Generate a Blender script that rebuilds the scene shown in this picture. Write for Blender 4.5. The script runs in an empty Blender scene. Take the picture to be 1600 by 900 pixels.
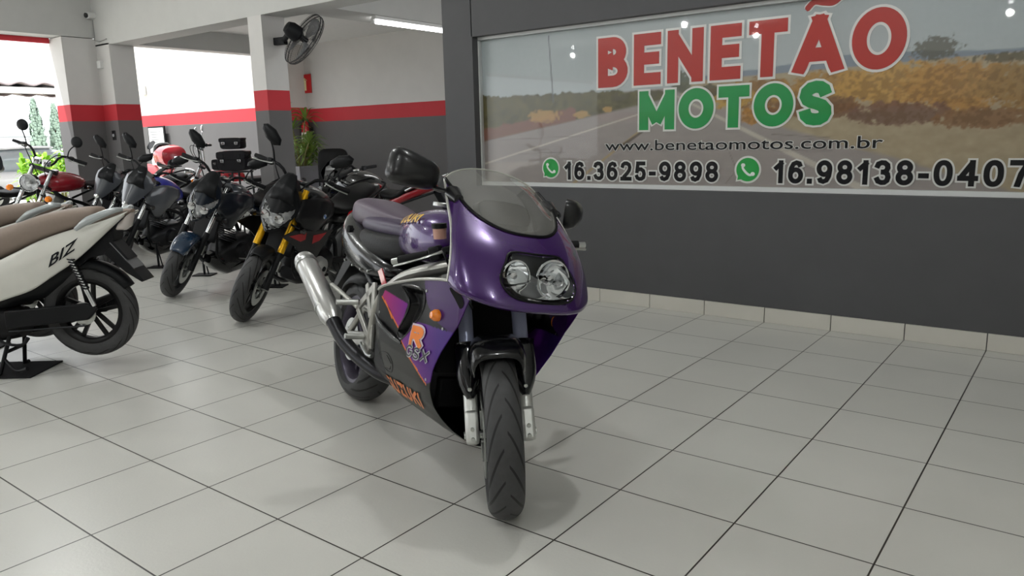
import bpy, math, random
import numpy as np
from mathutils import Matrix, Vector
random.seed(4)
SC=bpy.context.scene; COL=SC.collection
# ---------------------------------------------------------------- camera
CR=[[0.79189,0.61066,0.0],[0,0,0],[0,0,0]]
def cam_axes(yaw,pitch,roll):
    cy,sy=math.cos(yaw),math.sin(yaw);cp,sp=math.cos(pitch),math.sin(pitch)
    F=Vector((sy*cp,cy*cp,-sp));R=Vector((cy,-sy,0));U=R.cross(F);c,s=math.cos(roll),math.sin(roll)
    return c*R+s*U,-s*R+c*U,F
cr,cu,cf=cam_axes(-0.6571,0.1964,-0.0246)
cam=bpy.data.objects.new('camera',bpy.data.cameras.new('camera'));COL.objects.link(cam)
cam.data.sensor_width=36;cam.data.lens=1187.56/1600*36;cam.data.clip_start=.05;cam.data.clip_end=300
cam.matrix_world=Matrix(((cr.x,cu.x,-cf.x,3.138),(cr.y,cu.y,-cf.y,-5.248),(cr.z,cu.z,-cf.z,1.3364),(0,0,0,1)))
SC.camera=cam
# ---------------------------------------------------------------- world, lights, exposure
W=bpy.data.worlds.new('world');SC.world=W;W.use_nodes=True
bg=W.node_tree.nodes['Background'];bg.inputs[0].default_value=(.93,.97,1,1);bg.inputs[1].default_value=2.4
SC.view_settings.view_transform='Standard';SC.view_settings.look='None';SC.view_settings.gamma=1
SC.view_settings.use_curve_mapping=False
SC.view_settings.exposure=.02
sun=bpy.data.objects.new('sun',bpy.data.lights.new('sun','SUN'));COL.objects.link(sun);sun.data.energy=8.5;sun.data.angle=.02
sun.rotation_euler=Vector((-.22,-.34,.9)).to_track_quat('Z','Y').to_euler()
def area(name,loc,rot,sx,sy,power,col=(1,1,1)):
    l=bpy.data.lights.new(name,'AREA');l.shape='RECTANGLE';l.size=sx;l.size_y=sy;l.energy=power;l.color=col
    o=bpy.data.objects.new(name,l);COL.objects.link(o);o.location=loc;o.rotation_euler=rot;return o
BULB_POWER=47
# ---------------------------------------------------------------- materials
def srgb(h):
    c=[int(h[i:i+2],16)/255 for i in(0,2,4)]
    return tuple(x/12.92 if x<=.04045 else ((x+.055)/1.055)**2.4 for x in c)
MC={}
def M(name,col,rough=.5,metal=0,coat=0,var=.06,scale=12,trans=0,alpha=1,emis=0,ior=1.45,bump=0):
    if name in MC:return MC[name]
    m=bpy.data.materials.new(name);m.use_nodes=True;n=m.node_tree.nodes;l=m.node_tree.links
    b=n['Principled BSDF'];c=srgb(col)
    tc=n.new('ShaderNodeTexCoord');no=n.new('ShaderNodeTexNoise');no.inputs['Scale'].default_value=scale;no.inputs['Detail'].default_value=5
    l.new(tc.outputs['Object'],no.inputs['Vector'])
    mx=n.new('ShaderNodeMix');mx.data_type='RGBA';l.new(no.outputs['Fac'],mx.inputs[0])
    mx.inputs[6].default_value=(*[max(0,x*(1-var)) for x in c],1);mx.inputs[7].default_value=(*[min(1,x*(1+var)) for x in c],1)
    l.new(mx.outputs[2],b.inputs['Base Color'])
    b.inputs['Roughness'].default_value=rough;b.inputs['Metallic'].default_value=metal;b.inputs['Coat Weight'].default_value=coat
    b.inputs['Coat Roughness'].default_value=.04
    if max(c)<.03 and not metal:b.inputs['Specular IOR Level'].default_value=.22 if rough>.3 else .35
    b.inputs['Transmission Weight'].default_value=trans;b.inputs['IOR'].default_value=ior;b.inputs['Alpha'].default_value=alpha
    if emis:
        b.inputs['Emission Color'].default_value=(*c,1);b.inputs['Emission Strength'].default_value=emis
    if bump:
        bp=n.new('ShaderNodeBump');bp.inputs['Strength'].default_value=bump;bp.inputs['Distance'].default_value=.003
        l.new(no.outputs['Fac'],bp.inputs['Height']);l.new(bp.outputs[0],b.inputs['Normal'])
    MC[name]=m;return m
def Mattr(name,rough=.5,coat=0,noise=.1,scale=40,metal=0):
    m=bpy.data.materials.new(name);m.use_nodes=True;n=m.node_tree.nodes;l=m.node_tree.links
    b=n['Principled BSDF'];a=n.new('ShaderNodeAttribute');a.attribute_name='Col'
    tc=n.new('ShaderNodeTexCoord');no=n.new('ShaderNodeTexNoise');no.inputs['Scale'].default_value=scale;no.inputs['Detail'].default_value=6
    l.new(tc.outputs['Object'],no.inputs['Vector'])
    mr=n.new('ShaderNodeMapRange');mr.inputs[3].default_value=1-noise;mr.inputs[4].default_value=1+noise;l.new(no.outputs['Fac'],mr.inputs[0])
    mx=n.new('ShaderNodeVectorMath');mx.operation='SCALE';l.new(a.outputs['Color'],mx.inputs[0]);l.new(mr.outputs[0],mx.inputs['Scale'])
    l.new(mx.outputs[0],b.inputs['Base Color']);b.inputs['Roughness'].default_value=rough;b.inputs['Coat Weight'].default_value=coat;b.inputs['Metallic'].default_value=metal
    b.inputs['Coat Roughness'].default_value=.04
    return m
BLK=M('black_plastic','17181a',.42);GLB=M('gloss_black','08080a',.18,coat=1);RUB=M('rubber','1b1b1c',.75,bump=.3,scale=60)
STL=M('steel','b9bbb8',.3,1);ALU=M('aluminium','c9cac6',.38,.75);CHR=M('chrome','e2e4e6',.07,1);DMT=M('dark_metal','2e2f31',.4,.7)
GOLD=M('gold_anodised','d9a514',.28,.55);LEA=M('seat_vinyl','0b0b0c',.5,bump=.3,scale=90);LENS=M('lens_glass','ffffff',.02,trans=1,ior=1.3)
REFL=M('reflector','f2f4f6',.22,.75);ORG=M('orange_lens','ff8a10',.15,coat=1);RED=M('red_lens','b3121c',.2,coat=1)
# ---------------------------------------------------------------- mesh helpers
class G:
    def __init__(s):s.v=[];s.f=[];s.uv=None
    def add(s,v,f):
        k=len(s.v);s.v+=[tuple(map(float,p)) for p in v];s.f+=[tuple(i+k for i in q) for q in f];return s
    def __iadd__(s,o):s.add(o.v,o.f);return s
def xf(g,m):
    r=G();r.v=[tuple(m@Vector(p)) for p in g.v];r.f=list(g.f);r.uv=g.uv;return r
def mir(g):
    r=G();r.v=[(x,-y,z) for x,y,z in g.v];r.f=[tuple(reversed(q)) for q in g.f];return r
def smoothpath(P,n=4,closed=False):
    P=[np.array(p,float) for p in P];N=len(P);out=[]
    if N<3 or n<2:return P
    for i in range(N if closed else N-1):
        a=P[(i-1)%N] if (closed or i>0) else 2*P[0]-P[1]
        b=P[i];c=P[(i+1)%N];d=P[(i+2)%N] if (closed or i+2<N) else 2*P[-1]-P[-2]
        for t in np.linspace(0,1,n,endpoint=False):
            out.append(.5*((2*b)+(c-a)*t+(2*a-5*b+4*c-d)*t*t+(3*b-a-3*c+d)*t**3))
    if not closed:out.append(P[-1])
    return out
def tube(P,r,seg=10,smooth=4,closed=False,flat=1,cap=True):
    P0=P;P=smoothpath(P,smooth,closed);N=len(P)
    rs=np.interp(np.linspace(0,1,N),np.linspace(0,1,len(r)),r) if isinstance(r,(list,tuple)) else [r]*N
    T=[]
    for i in range(N):
        a=P[(i-1)%N] if (closed or i>0) else P[0];b=P[(i+1)%N] if (closed or i<N-1) else P[-1]
        t=b-a;T.append(t/(np.linalg.norm(t)+1e-12))
    u=np.cross(T[0],[0,0,1.]);
    if np.linalg.norm(u)<.05:u=np.cross(T[0],[0,1.,0])
    u/=np.linalg.norm(u);g=G();vs=[];fs=[]
    for i in range(N):
        u=u-T[i]*np.dot(u,T[i]);u/=np.linalg.norm(u)+1e-12;w=np.cross(T[i],u)
        for k in range(seg):
            a=2*math.pi*k/seg;vs.append(P[i]+rs[i]*(math.cos(a)*u+flat*math.sin(a)*w))
    for i in range(N if closed else N-1):
        for k in range(seg):
            j=(i+1)%N;fs.append((i*seg+k,i*seg+(k+1)%seg,j*seg+(k+1)%seg,j*seg+k))
    if not closed and cap:
        fs.append(tuple(reversed(range(seg))));fs.append(tuple((N-1)*seg+k for k in range(seg)))
    return g.add(vs,fs)
def lathe(prof,c=(0,0,0),axis='y',seg=32,closed=False,arc=None):
    vs=[];fs=[];n=len(prof);full=arc is None
    A=[2*math.pi*k/seg for k in range(seg)] if full else [arc[0]+(arc[1]-arc[0])*k/seg for k in range(seg+1)]
    for a in A:
        for r,h in prof:
            p=(r*math.cos(a),h,r*math.sin(a)) if axis=='y' else ((r*math.cos(a),r*math.sin(a),h) if axis=='z' else (h,r*math.cos(a),r*math.sin(a)))
            vs.append((c[0]+p[0],c[1]+p[1],c[2]+p[2]))
    S=len(A)
    for k in range(S if full else S-1):
        for i in range(n if closed else n-1):
            a=k*n+i;b=k*n+(i+1)%n;c2=((k+1)%S)*n+(i+1)%n;d=((k+1)%S)*n+i;fs.append((a,b,c2,d))
    return G().add(vs,fs)
def disc(c,r,h,axis='y',seg=24):
    return lathe([(0.0001,-h/2),(r*.94,-h/2),(r,-h/2*.7),(r,h/2*.7),(r*.94,h/2),(0.0001,h/2)],c,axis,seg)
def box(c,s,b=0):
    x,y,z=[q/2 for q in s]
    g=G().add([(c[0]+i*x,c[1]+j*y,c[2]+k*z) for i in(-1,1) for j in(-1,1) for k in(-1,1)],[(0,1,3,2),(4,6,7,5),(0,4,5,1),(2,3,7,6),(0,2,6,4),(1,5,7,3)])
    return g
def obox(a,b,w,h,up=(0,0,1)):
    a=Vector(a);b=Vector(b);t=(b-a).normalized();s=t.cross(Vector(up)).normalized();u=s.cross(t)
    vs=[]
    for p in(a,b):
        for i,j in((-1,-1),(1,-1),(1,1),(-1,1)):vs.append(p+s*i*w/2+u*j*h/2)
    return G().add(vs,[(0,3,2,1),(4,5,6,7),(0,1,5,4),(1,2,6,5),(2,3,7,6),(3,0,4,7)])
def prism(poly,t0,t1,axis='y'):
    n=len(poly);f={'y':lambda a,b,t:(a,t,b),'z':lambda a,b,t:(a,b,t),'x':lambda a,b,t:(t,a,b)}[axis]
    vs=[f(a,b,t0) for a,b in poly]+[f(a,b,t1) for a,b in poly]
    fs=[tuple(range(n)),tuple(reversed(range(n,2*n)))]+[(i,n+i,n+(i+1)%n,(i+1)%n) for i in range(n)]
    return G().add(vs,fs)
def hull(st,seg=20,n=2.6,cap=True):
    """stations (x, halfwidth, ztop, zbot[, yc[, wide]]) -> closed rounded body; wide = height fraction of the widest line"""
    vs=[];fs=[]
    for s in st:
        x,w,zt,zb=s[:4];yc=s[4] if len(s)>4 else 0;fw=s[5] if len(s)>5 else .5
        zc=zb+(zt-zb)*fw
        for k in range(seg):
            a=2*math.pi*k/seg;c,q=math.cos(a),math.sin(a)
            y=math.copysign(abs(c)**(2/n),c)*w;z=math.copysign(abs(q)**(2/n),q)*((zt-zc) if q>0 else (zc-zb))
            vs.append((x,yc+y,zc+z))
    N=len(st)
    for i in range(N-1):
        for k in range(seg):fs.append((i*seg+k,(i+1)*seg+k,(i+1)*seg+(k+1)%seg,i*seg+(k+1)%seg))
    if cap:fs.append(tuple(range(seg)));fs.append(tuple(reversed([(N-1)*seg+k for k in range(seg)])))
    return G().add(vs,fs)
def grid(rows,closeU=False):
    n=len(rows[0]);vs=[p for r in rows for p in r];fs=[]
    for i in range(len(rows)-1):
        for k in range(n if closeU else n-1):fs.append((i*n+k,i*n+(k+1)%n,(i+1)*n+(k+1)%n,(i+1)*n+k))
    return G().add(vs,fs)
def densify(rows,nu=3,nv=3):
    R=[smoothpath(r,nu) for r in rows];C=list(zip(*R));C=[smoothpath(c,nv) for c in C]
    return [list(r) for r in zip(*C)]
def obj(name,g,mat,parent=None,sub=0,solid=0,bev=0,smooth=True,label=None,mats=None,fm=None,off=0):
    me=bpy.data.meshes.new(name);me.from_pydata(g.v,[],g.f);me.update()
    o=bpy.data.objects.new(name,me);COL.objects.link(o)
    for m in (mats or [mat]):me.materials.append(m)
    if fm is not None:me.polygons.foreach_set('material_index',fm)
    if smooth:
        me.polygons.foreach_set('use_smooth',[True]*len(me.polygons))
        if not sub:
            me.set_sharp_from_angle(angle=math.radians(38))
    if g.uv:
        uv=me.uv_layers.new(name='UVMap')
        for lp in me.loops:uv.data[lp.index].uv=g.uv[lp.vertex_index]
    if solid:
        m=o.modifiers.new('solid','SOLIDIFY');m.thickness=solid;m.offset=off
    if bev:
        m=o.modifiers.new('bevel','BEVEL');m.width=bev;m.segments=2;m.limit_method='ANGLE';m.angle_limit=.6;m.harden_normals=False
    if sub:
        m=o.modifiers.new('sub','SUBSURF');m.levels=sub;m.render_levels=sub
    if parent:o.parent=parent
    if label:o['label']=label
    return o
def tag(o,label,cat,group=None,kind=None):
    o['label']=label;o['category']=cat
    if group:o['group']=group
    if kind:o['kind']=kind
    return o
def struct(name,g,mat,**k):
    o=obj(name,g,mat,smooth=False,**k);o['kind']='structure';return o
def empty(name,loc=(0,0,0),rot=(0,0,0)):
    o=bpy.data.objects.new(name,None);COL.objects.link(o);o.location=loc;o.rotation_euler=rot;o.empty_display_size=.1;return o
def text_geo(s,w,h,off=0.0,thick=0,shear=0,space=1.0,res=4,flat=True):
    """text as geometry scaled into a w x h box (x right, y up), origin at lower left"""
    c=bpy.data.curves.new('t','FONT');c.body=s;c.size=1;c.offset=off;c.shear=shear;c.space_character=space;c.resolution_u=res
    c.fill_mode='FRONT' if flat else 'BOTH'
    o=bpy.data.objects.new('t',c);COL.objects.link(o);dg=bpy.context.evaluated_depsgraph_get();dg.update()
    me=bpy.data.meshes.new_from_object(o.evaluated_get(dg));vs=np.array([v.co[:] for v in me.vertices]);fs=[tuple(p.vertices) for p in me.polygons]
    bpy.data.objects.remove(o);bpy.data.meshes.remove(me)
    c0=text_bounds(s,0 if w else off,shear,space)
    x0,x1,y0,y1=c0
    return vs,fs,(x0,x1,y0,y1)
def text_bounds(s,off,shear,space):
    c=bpy.data.curves.new('t','FONT');c.body=s;c.size=1;c.offset=off;c.shear=shear;c.space_character=space
    o=bpy.data.objects.new('t',c);COL.objects.link(o);dg=bpy.context.evaluated_depsgraph_get();dg.update()
    me=bpy.data.meshes.new_from_object(o.evaluated_get(dg));vs=np.array([v.co[:] for v in me.vertices])
    bpy.data.objects.remove(o);bpy.data.meshes.remove(me)
    return vs[:,0].min(),vs[:,0].max(),vs[:,1].min(),vs[:,1].max()
def text2(s,x,y,w,h,off=.03,shear=0,space=1.0,ref=None):
    """returns (verts2d, faces): the glyph outlines of s (without offset) fill the box x,y,w,h; off emboldens them"""
    vs,fs,(x0,x1,y0,y1)=text_geo(s,w,h,off,0,shear,space)
    if ref:y0,y1=ref
    X=x+(vs[:,0]-x0)/(x1-x0)*w;Y=y+(vs[:,1]-y0)/(y1-y0)*h
    return list(zip(X,Y)),fs
def inpoly(x,z,poly):
    c=False;n=len(poly);j=n-1
    for i in range(n):
        xi,zi=poly[i];xj,zj=poly[j]
        if (zi>z)!=(zj>z) and x<(xj-xi)*(z-zi)/(zj-zi)+xi:c=not c
        j=i
    return c
def setcol(o,cols):
    at=o.data.color_attributes.new('Col','FLOAT_COLOR','POINT')
    a=np.ones((len(cols),4));a[:,:3]=cols;at.data.foreach_set('color',a.ravel())
# ---------------------------------------------------------------- stroked lettering (bold signwriter's capitals)
def _arc(cx,cy,rx,ry,a0,a1,n=14,e=2.0):
    o=[]
    for a in np.linspace(math.radians(a0),math.radians(a1),n):
        c,s=math.cos(a),math.sin(a);o.append((cx+rx*math.copysign(abs(c)**(2/e),c),cy+ry*math.copysign(abs(s)**(2/e),s)))
    return o
_bt=[(0,1),(.5,1)]+_arc(.5,.765,.42,.235,90,-90,12)+[(0,.53)];_bb=[(0,.53),(.5,.53)]+_arc(.5,.265,.5,.265,90,-90,12)+[(0,0)]
_S=[(.95,.76),(.86,.91),(.7,.98),(.5,1),(.25,.96),(.08,.85),(.04,.72),(.12,.61),(.3,.54),(.55,.49),(.8,.42),(.95,.30),(.97,.2),(.88,.08),(.7,.01),(.48,0),(.25,.03),(.08,.13),(.02,.27)]
GL={'B':(.86,[[(0,0),(0,1)],_bt,_bb]),'E':(.74,[[(0,0),(0,1)],[(0,1),(1,1)],[(0,.52),(.9,.52)],[(0,0),(1,0)]]),'N':(.92,[[(0,0),(0,1)],[(1,0),(1,1)],'n',[(0,1),(1,0)]]),
'T':(.86,[[(0,1),(1,1)],[(.5,0),(.5,1)]]),'A':(1.0,[[(-.02,0),(.5,1.02)],[(1.02,0),(.5,1.02)],[(.2,.27),(.8,.27)]]),'O':(1.04,['c',_arc(.5,.5,.5,.5,0,360,41)[:-1]]),
'M':(1.12,[[(0,0),(0,1)],[(1,0),(1,1)],'n',[(0,1),(.5,.08)],[(1,1),(.5,.08)]]),'S':(.84,[_S]),'U':(.86,[[(0,1),(0,.33)]+_arc(.5,.33,.5,.33,180,360,14)+[(1,1)]]),
'Z':(.84,[[(0,1),(1,1)],[(0,0),(1,0)],'n',[(1,1),(0,0)]]),'K':(.9,[[(0,0),(0,1)],[(1,1),(0,.36)],[(.38,.60),(1,0)]]),'I':(.26,[[(.5,0),(.5,1)]]),
'R':(.9,[[(0,0),(0,1)],_bt,[(.45,.5),(1,0)]]),'G':(.95,[_arc(.5,.5,.5,.5,48,345,26)+[(1,.45),(.6,.45)]]),'X':(.9,['n',[(0,0),(1,1)],[(0,1),(1,0)]]),
'0':(.62,['c',_arc(.5,.5,.5,.5,0,360,33,2.3)[:-1]]),'1':(.45,[[(.8,0),(.8,1)],[(.8,.95),(.1,.72)]]),
'2':(.62,[[(.02,.74),(.12,.92),(.32,1),(.62,1),(.88,.92),(.97,.74),(.9,.56),(.65,.36),(.3,.16),(.08,.0)],[(.0,0),(1,0)]]),
'3':(.62,[[(.02,.76),(.15,.94),(.4,1),(.65,.99),(.88,.88),(.92,.73),(.82,.59),(.6,.53),(.4,.53)],[(.45,.53),(.7,.52),(.92,.42),(.98,.27),(.9,.1),(.7,.01),(.45,0),(.18,.06),(.02,.24)]]),
'4':(.66,[[(.76,0),(.76,1)],[(0,.26),(1,.26)],'n',[(.76,1),(0,.26)]]),'5':(.62,[[(.9,1),(.2,1)],[(.2,1),(.1,.5)],[(.06,.5),(.3,.62),(.6,.63),(.88,.52),(.97,.32),(.88,.1),(.65,.01),(.4,0),(.15,.07),(.02,.24)]]),
'6':(.62,['c',_arc(.5,.31,.48,.31,0,360,29)[:-1],'o',[(.92,.80),(.8,.95),(.55,1),(.28,.93),(.08,.70),(.02,.42),(.02,.31)]]),'7':(.62,[[(0,1),(1,1)],[(1,.98),(.62,.5),(.42,0)]]),
'8':(.62,['c',_arc(.5,.27,.48,.27,0,360,29)[:-1],_arc(.5,.765,.42,.235,0,360,29)[:-1]]),'9':(.62,['c',_arc(.5,.69,.48,.31,0,360,29)[:-1],'o',[(.08,.20),(.2,.05),(.45,0),(.72,.07),(.92,.30),(.98,.58),(.98,.69)]]),
'.':(.20,[[(.5,0),(.5,.02)]]),'-':(.36,[[(0,.36),(1,.36)]])}
def _rib(P,t,closed,ext):
    P=[np.array(p,float) for p in P];n=len(P)
    if not closed:
        d=P[0]-P[1];P[0]=P[0]+d/np.linalg.norm(d)*ext;d=P[-1]-P[-2];P[-1]=P[-1]+d/np.linalg.norm(d)*ext
        Q=[P[0]]
        for a,b in zip(P,P[1:]):
            k=max(1,int(np.linalg.norm(b-a)/.12))
            for j in range(1,k+1):Q.append(a+(b-a)*j/k)
        P=Q;n=len(P)
    V=[];F=[]
    for i in range(n):
        a=P[(i-1)%n] if (closed or i>0) else P[i];b=P[(i+1)%n] if (closed or i<n-1) else P[i]
        e=b-a;e/=np.linalg.norm(e)+1e-9;m=np.array([-e[1],e[0]]);w=t/2
        if 0<i<n-1 or closed:
            e2=b-P[i];e2/=np.linalg.norm(e2)+1e-9;w=min(t/2/max(.5,abs(e2@e)),t*.8)
        V+=[P[i]+m*w,P[i]-m*w]
    for i in range(n if closed else n-1):j=(i+1)%n;F.append((2*i,2*i+1,2*j+1,2*j))
    return V,F
def strokes(txt,x,z,w,h,weight,grow=0,shear=0,gap=.14,wscale=1):
    """bold capitals filling the box; weight and grow are fractions of h. returns 2d verts and faces"""
    adv=[GL[c][0]*wscale for c in txt];tot=sum(adv)+gap*(len(txt)-1);k=w/(tot*h);V=[];F=[];cx=0
    t=weight;LY=[];ci=-1
    for c,a in zip(txt,adv):
        ci+=1;si=0
        gw=a*k;e=t/2;closed=False;ext=t/2+grow;tt=t+2*grow
        if c=='.':
            s0=len(V);q=[(cx+gw/2-t*.55-grow,-grow),(cx+gw/2+t*.55+grow,-grow),(cx+gw/2+t*.55+grow,t*1.1+grow),(cx+gw/2-t*.55-grow,t*1.1+grow)];V+=[np.array(p) for p in q];F.append((s0,s0+1,s0+2,s0+3));LY+=[0]*4
        else:
            for s in GL[c][1]:
                if isinstance(s,str):
                    closed=s=='c';ext={'n':grow*.6,'c':0,'o':0 if True else 0}.get(s,t/2+grow)
                    if s=='o':closed=False;ext=grow
                    continue
                P=[(cx+e+px*(gw-2*e),e+py*(1-2*e)) for px,py in s]
                # a short flat cut keeps diagonals and curve ends inside the line height
                v,f=_rib(P,tt,closed,ext if not (c in 'SG' or (c in '2356' and len(s)>4)) else grow+.02);s0=len(V);V+=v;F+=[tuple(i+s0 for i in q) for q in f];LY+=[si+5*(ci%2)+.12*(i//2) for i in range(len(v))];si+=1
        cx+=gw+gap*k
    # clip to the line height and put in place
    O=[]
    for p,ly in zip(V,LY):
        yy=min(1+grow,max(-grow,p[1]));O.append((x+(p[0]+shear*yy)*h,z+yy*h,ly*.00015))
    return O,F
# ================================================================= STRUCTURE
# floor tiles
def tile_mat():
    m=bpy.data.materials.new('floor_tiles');m.use_nodes=True;n=m.node_tree.nodes;l=m.node_tree.links;b=n['Principled BSDF']
    tc=n.new('ShaderNodeTexCoord');mp=n.new('ShaderNodeMapping');mp.inputs['Location'].default_value=(0,-.1577*-1,0)
    l.new(tc.outputs['Object'],mp.inputs[0])
    br=n.new('ShaderNodeTexBrick');br.offset=0;br.squash=1;br.inputs['Scale'].default_value=1
    br.inputs['Brick Width'].default_value=.45;br.inputs['Row Height'].default_value=.4513;br.inputs['Mortar Size'].default_value=.0032;br.inputs['Mortar Smooth'].default_value=.15
    l.new(mp.outputs[0],br.inputs['Vector'])
    br.inputs['Color1'].default_value=(*srgb('cbcac4'),1);br.inputs['Color2'].default_value=(*srgb('cfcec8'),1);br.inputs['Mortar'].default_value=(*srgb('2b2823'),1)
    no=n.new('ShaderNodeTexNoise');no.inputs['Scale'].default_value=2.2;no.inputs['Detail'].default_value=3;l.new(tc.outputs['Object'],no.inputs['Vector'])
    mr=n.new('ShaderNodeMapRange');mr.inputs[3].default_value=.93;mr.inputs[4].default_value=1.06;l.new(no.outputs['Fac'],mr.inputs[0])
    sc=n.new('ShaderNodeVectorMath');sc.operation='SCALE';l.new(br.outputs['Color'],sc.inputs[0]);l.new(mr.outputs[0],sc.inputs['Scale'])
    l.new(sc.outputs[0],b.inputs['Base Color'])
    n2=n.new('ShaderNodeTexNoise');n2.inputs['Scale'].default_value=90;l.new(tc.outputs['Object'],n2.inputs['Vector'])
    mr2=n.new('ShaderNodeMapRange');mr2.inputs[3].default_value=.27;mr2.inputs[4].default_value=.31;l.new(no.outputs['Fac'],mr2.inputs[0]);l.new(mr2.outputs[0],b.inputs['Roughness'])
    ad=n.new('ShaderNodeMath');ad.operation='MULTIPLY_ADD';l.new(br.outputs['Fac'],ad.inputs[0]);ad.inputs[1].default_value=-1.5;l.new(n2.outputs['Fac'],ad.inputs[2])
    bp=n.new('ShaderNodeBump');bp.inputs['Strength'].default_value=.22;bp.inputs['Distance'].default_value=.002;l.new(ad.outputs[0],bp.inputs['Height']);l.new(bp.outputs[0],b.inputs['Normal'])
    return m
struct('floor',box((-3.5,-4.9,-.1),(17.4,17.6,.2)),tile_mat())
# painted wall: white above, red band, grey below (by height)
def band_mat(name,lo,hi,white='c3c1be',red='b4242e',grey='5a5858'):
    m=bpy.data.materials.new(name);m.use_nodes=True;n=m.node_tree.nodes;l=m.node_tree.links;b=n['Principled BSDF']
    ge=n.new('ShaderNodeNewGeometry');sp=n.new('ShaderNodeSeparateXYZ');l.new(ge.outputs['Position'],sp.inputs[0])
    def gt(v):
        g=n.new('ShaderNodeMath');g.operation='GREATER_THAN';l.new(sp.outputs[2],g.inputs[0]);g.inputs[1].default_value=v;return g
    def mix(f,a,c):
        x=n.new('ShaderNodeMix');x.data_type='RGBA';l.new(f.outputs[0],x.inputs[0])
        if isinstance(a,str):x.inputs[6].default_value=(*srgb(a),1)
        else:l.new(a.outputs[2],x.inputs[6])
        x.inputs[7].default_value=(*srgb(c),1);return x
    x=mix(gt(lo),grey,red);x=mix(gt(hi),x,white)
    no=n.new('ShaderNodeTexNoise');no.inputs['Scale'].default_value=4;no.inputs['Detail'].default_value=8;l.new(ge.outputs['Position'],no.inputs['Vector'])
    mr=n.new('ShaderNodeMapRange');mr.inputs[3].default_value=.93;mr.inputs[4].default_value=1.05;l.new(no.outputs['Fac'],mr.inputs[0])
    sc=n.new('ShaderNodeVectorMath');sc.operation='SCALE';l.new(x.outputs[2],sc.inputs[0]);l.new(mr.outputs[0],sc.inputs['Scale']);l.new(sc.outputs[0],b.inputs['Base Color'])
    b.inputs['Roughness'].default_value=.7
    bp=n.new('ShaderNodeBump');bp.inputs['Strength'].default_value=.25;bp.inputs['Distance'].default_value=.004;l.new(no.outputs['Fac'],bp.inputs['Height']);l.new(bp.outputs[0],b.inputs['Normal'])
    return m
BAND=band_mat('banded_paint',1.69,1.91);BANDB=band_mat('banded_paint_back',1.68,1.905);BANDL=band_mat('banded_paint_daylit',1.71,1.93,white='cfc9c4',red='c2303a')  # BANDL: same paint, lightened to carry the daylight on the left back wall
PLA=M('plaster','b9b9b6',.8,bump=.2,scale=6,var=.05);CEI=M('ceiling_paint','c4c4c2',.85,var=.03,bump=.1)
GRY=M('charcoal_paint','4b4b4d',.62,var=.08,scale=5,bump=.25)
# sign wall with a recess for the sign
SX0,SX1,SZ0,SZ1=-1.29,3.95,.915,2.19
g=box((-1.45,.14,1.75),(.34,.28,3.5));g+=box(((SX1+5.2)/2,.14,1.75),(5.2-SX1,.28,3.5))
g+=box(((SX0+SX1)/2,.14,SZ0/2),(SX1-SX0,.28,SZ0));g+=box(((SX0+SX1)/2,.14,(SZ1+3.5)/2),(SX1-SX0,.28,3.5-SZ1))
g+=box(((SX0+SX1)/2,.2,(SZ0+SZ1)/2),(SX1-SX0,.14,SZ1-SZ0))
struct('wall_front',g,GRY)
# ceramic skirting with a joint each tile
SK=M('skirting_tile','c6c3ba',.3,var=.05,scale=6)
g=G()
for i in range(-4,12):
    x0=i*.45+.003;x1=(i+1)*.45-.003
    if x0<-1.6:x0=-1.6
    if x1<=-1.6:continue
    g+=box(((x0+x1)/2,-.006,.054),(x1-x0,.012,.105))
struct('baseboard_front',g,SK)
# back room walls
struct('wall_back',box((-3.2,3.7,1.5),(10,.2,3)),BANDB)
struct('wall_back_left',box((-11.2,3.2,1.65),(6.0,.9,3.3)),BANDL)
# pillars and beams
struct('wall_pillar_centre',box((-4.385,.15,1.35),(.25,.3,2.7)),BAND)
struct('wall_pillar_corner',box((-7.92,.17,1.36),(.4,.34,2.72)),BAND)
struct('wall_pillar_left',box((-8.3,-.22,1.4),(.4,.44,2.8)),BAND)
struct('trim_beam_front',box((-4.86,.16,3.1),(6.52,.32,.8)),PLA)
struct('trim_beam_left_back',box((-7.84,1.45,2.86),(.24,2.3,.28)),PLA)
struct('trim_beam_right_back',box((-3.75,1.95,2.86),(.5,3.3,.28)),PLA)
struct('trim_header_left',box((-8.3,-6.8,3.17),(.4,13.6,.72)),PLA)
struct('trim_header_edge',box((-8.47,-7.0,2.79),(.05,13.1,.10)),M('red_paint','c0303a',.6))
struct('ceiling',box((-1.7,-6.7,3.55),(13.8,14.0,.1)),CEI)
struct('ceiling_back',box((-4.6,2.0,3.05),(7.3,3.7,.1)),M('ceiling_back_paint','d2d2d0',.85))
struct('wall_rear',box((-1.6,-13.6,1.75),(13.4,.1,3.5)),BAND)
struct('wall_right',box((5.15,-6.7,1.75),(.1,13.8,3.5)),M('white_wall','bdbdb8',.8,bump=.1))
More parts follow.
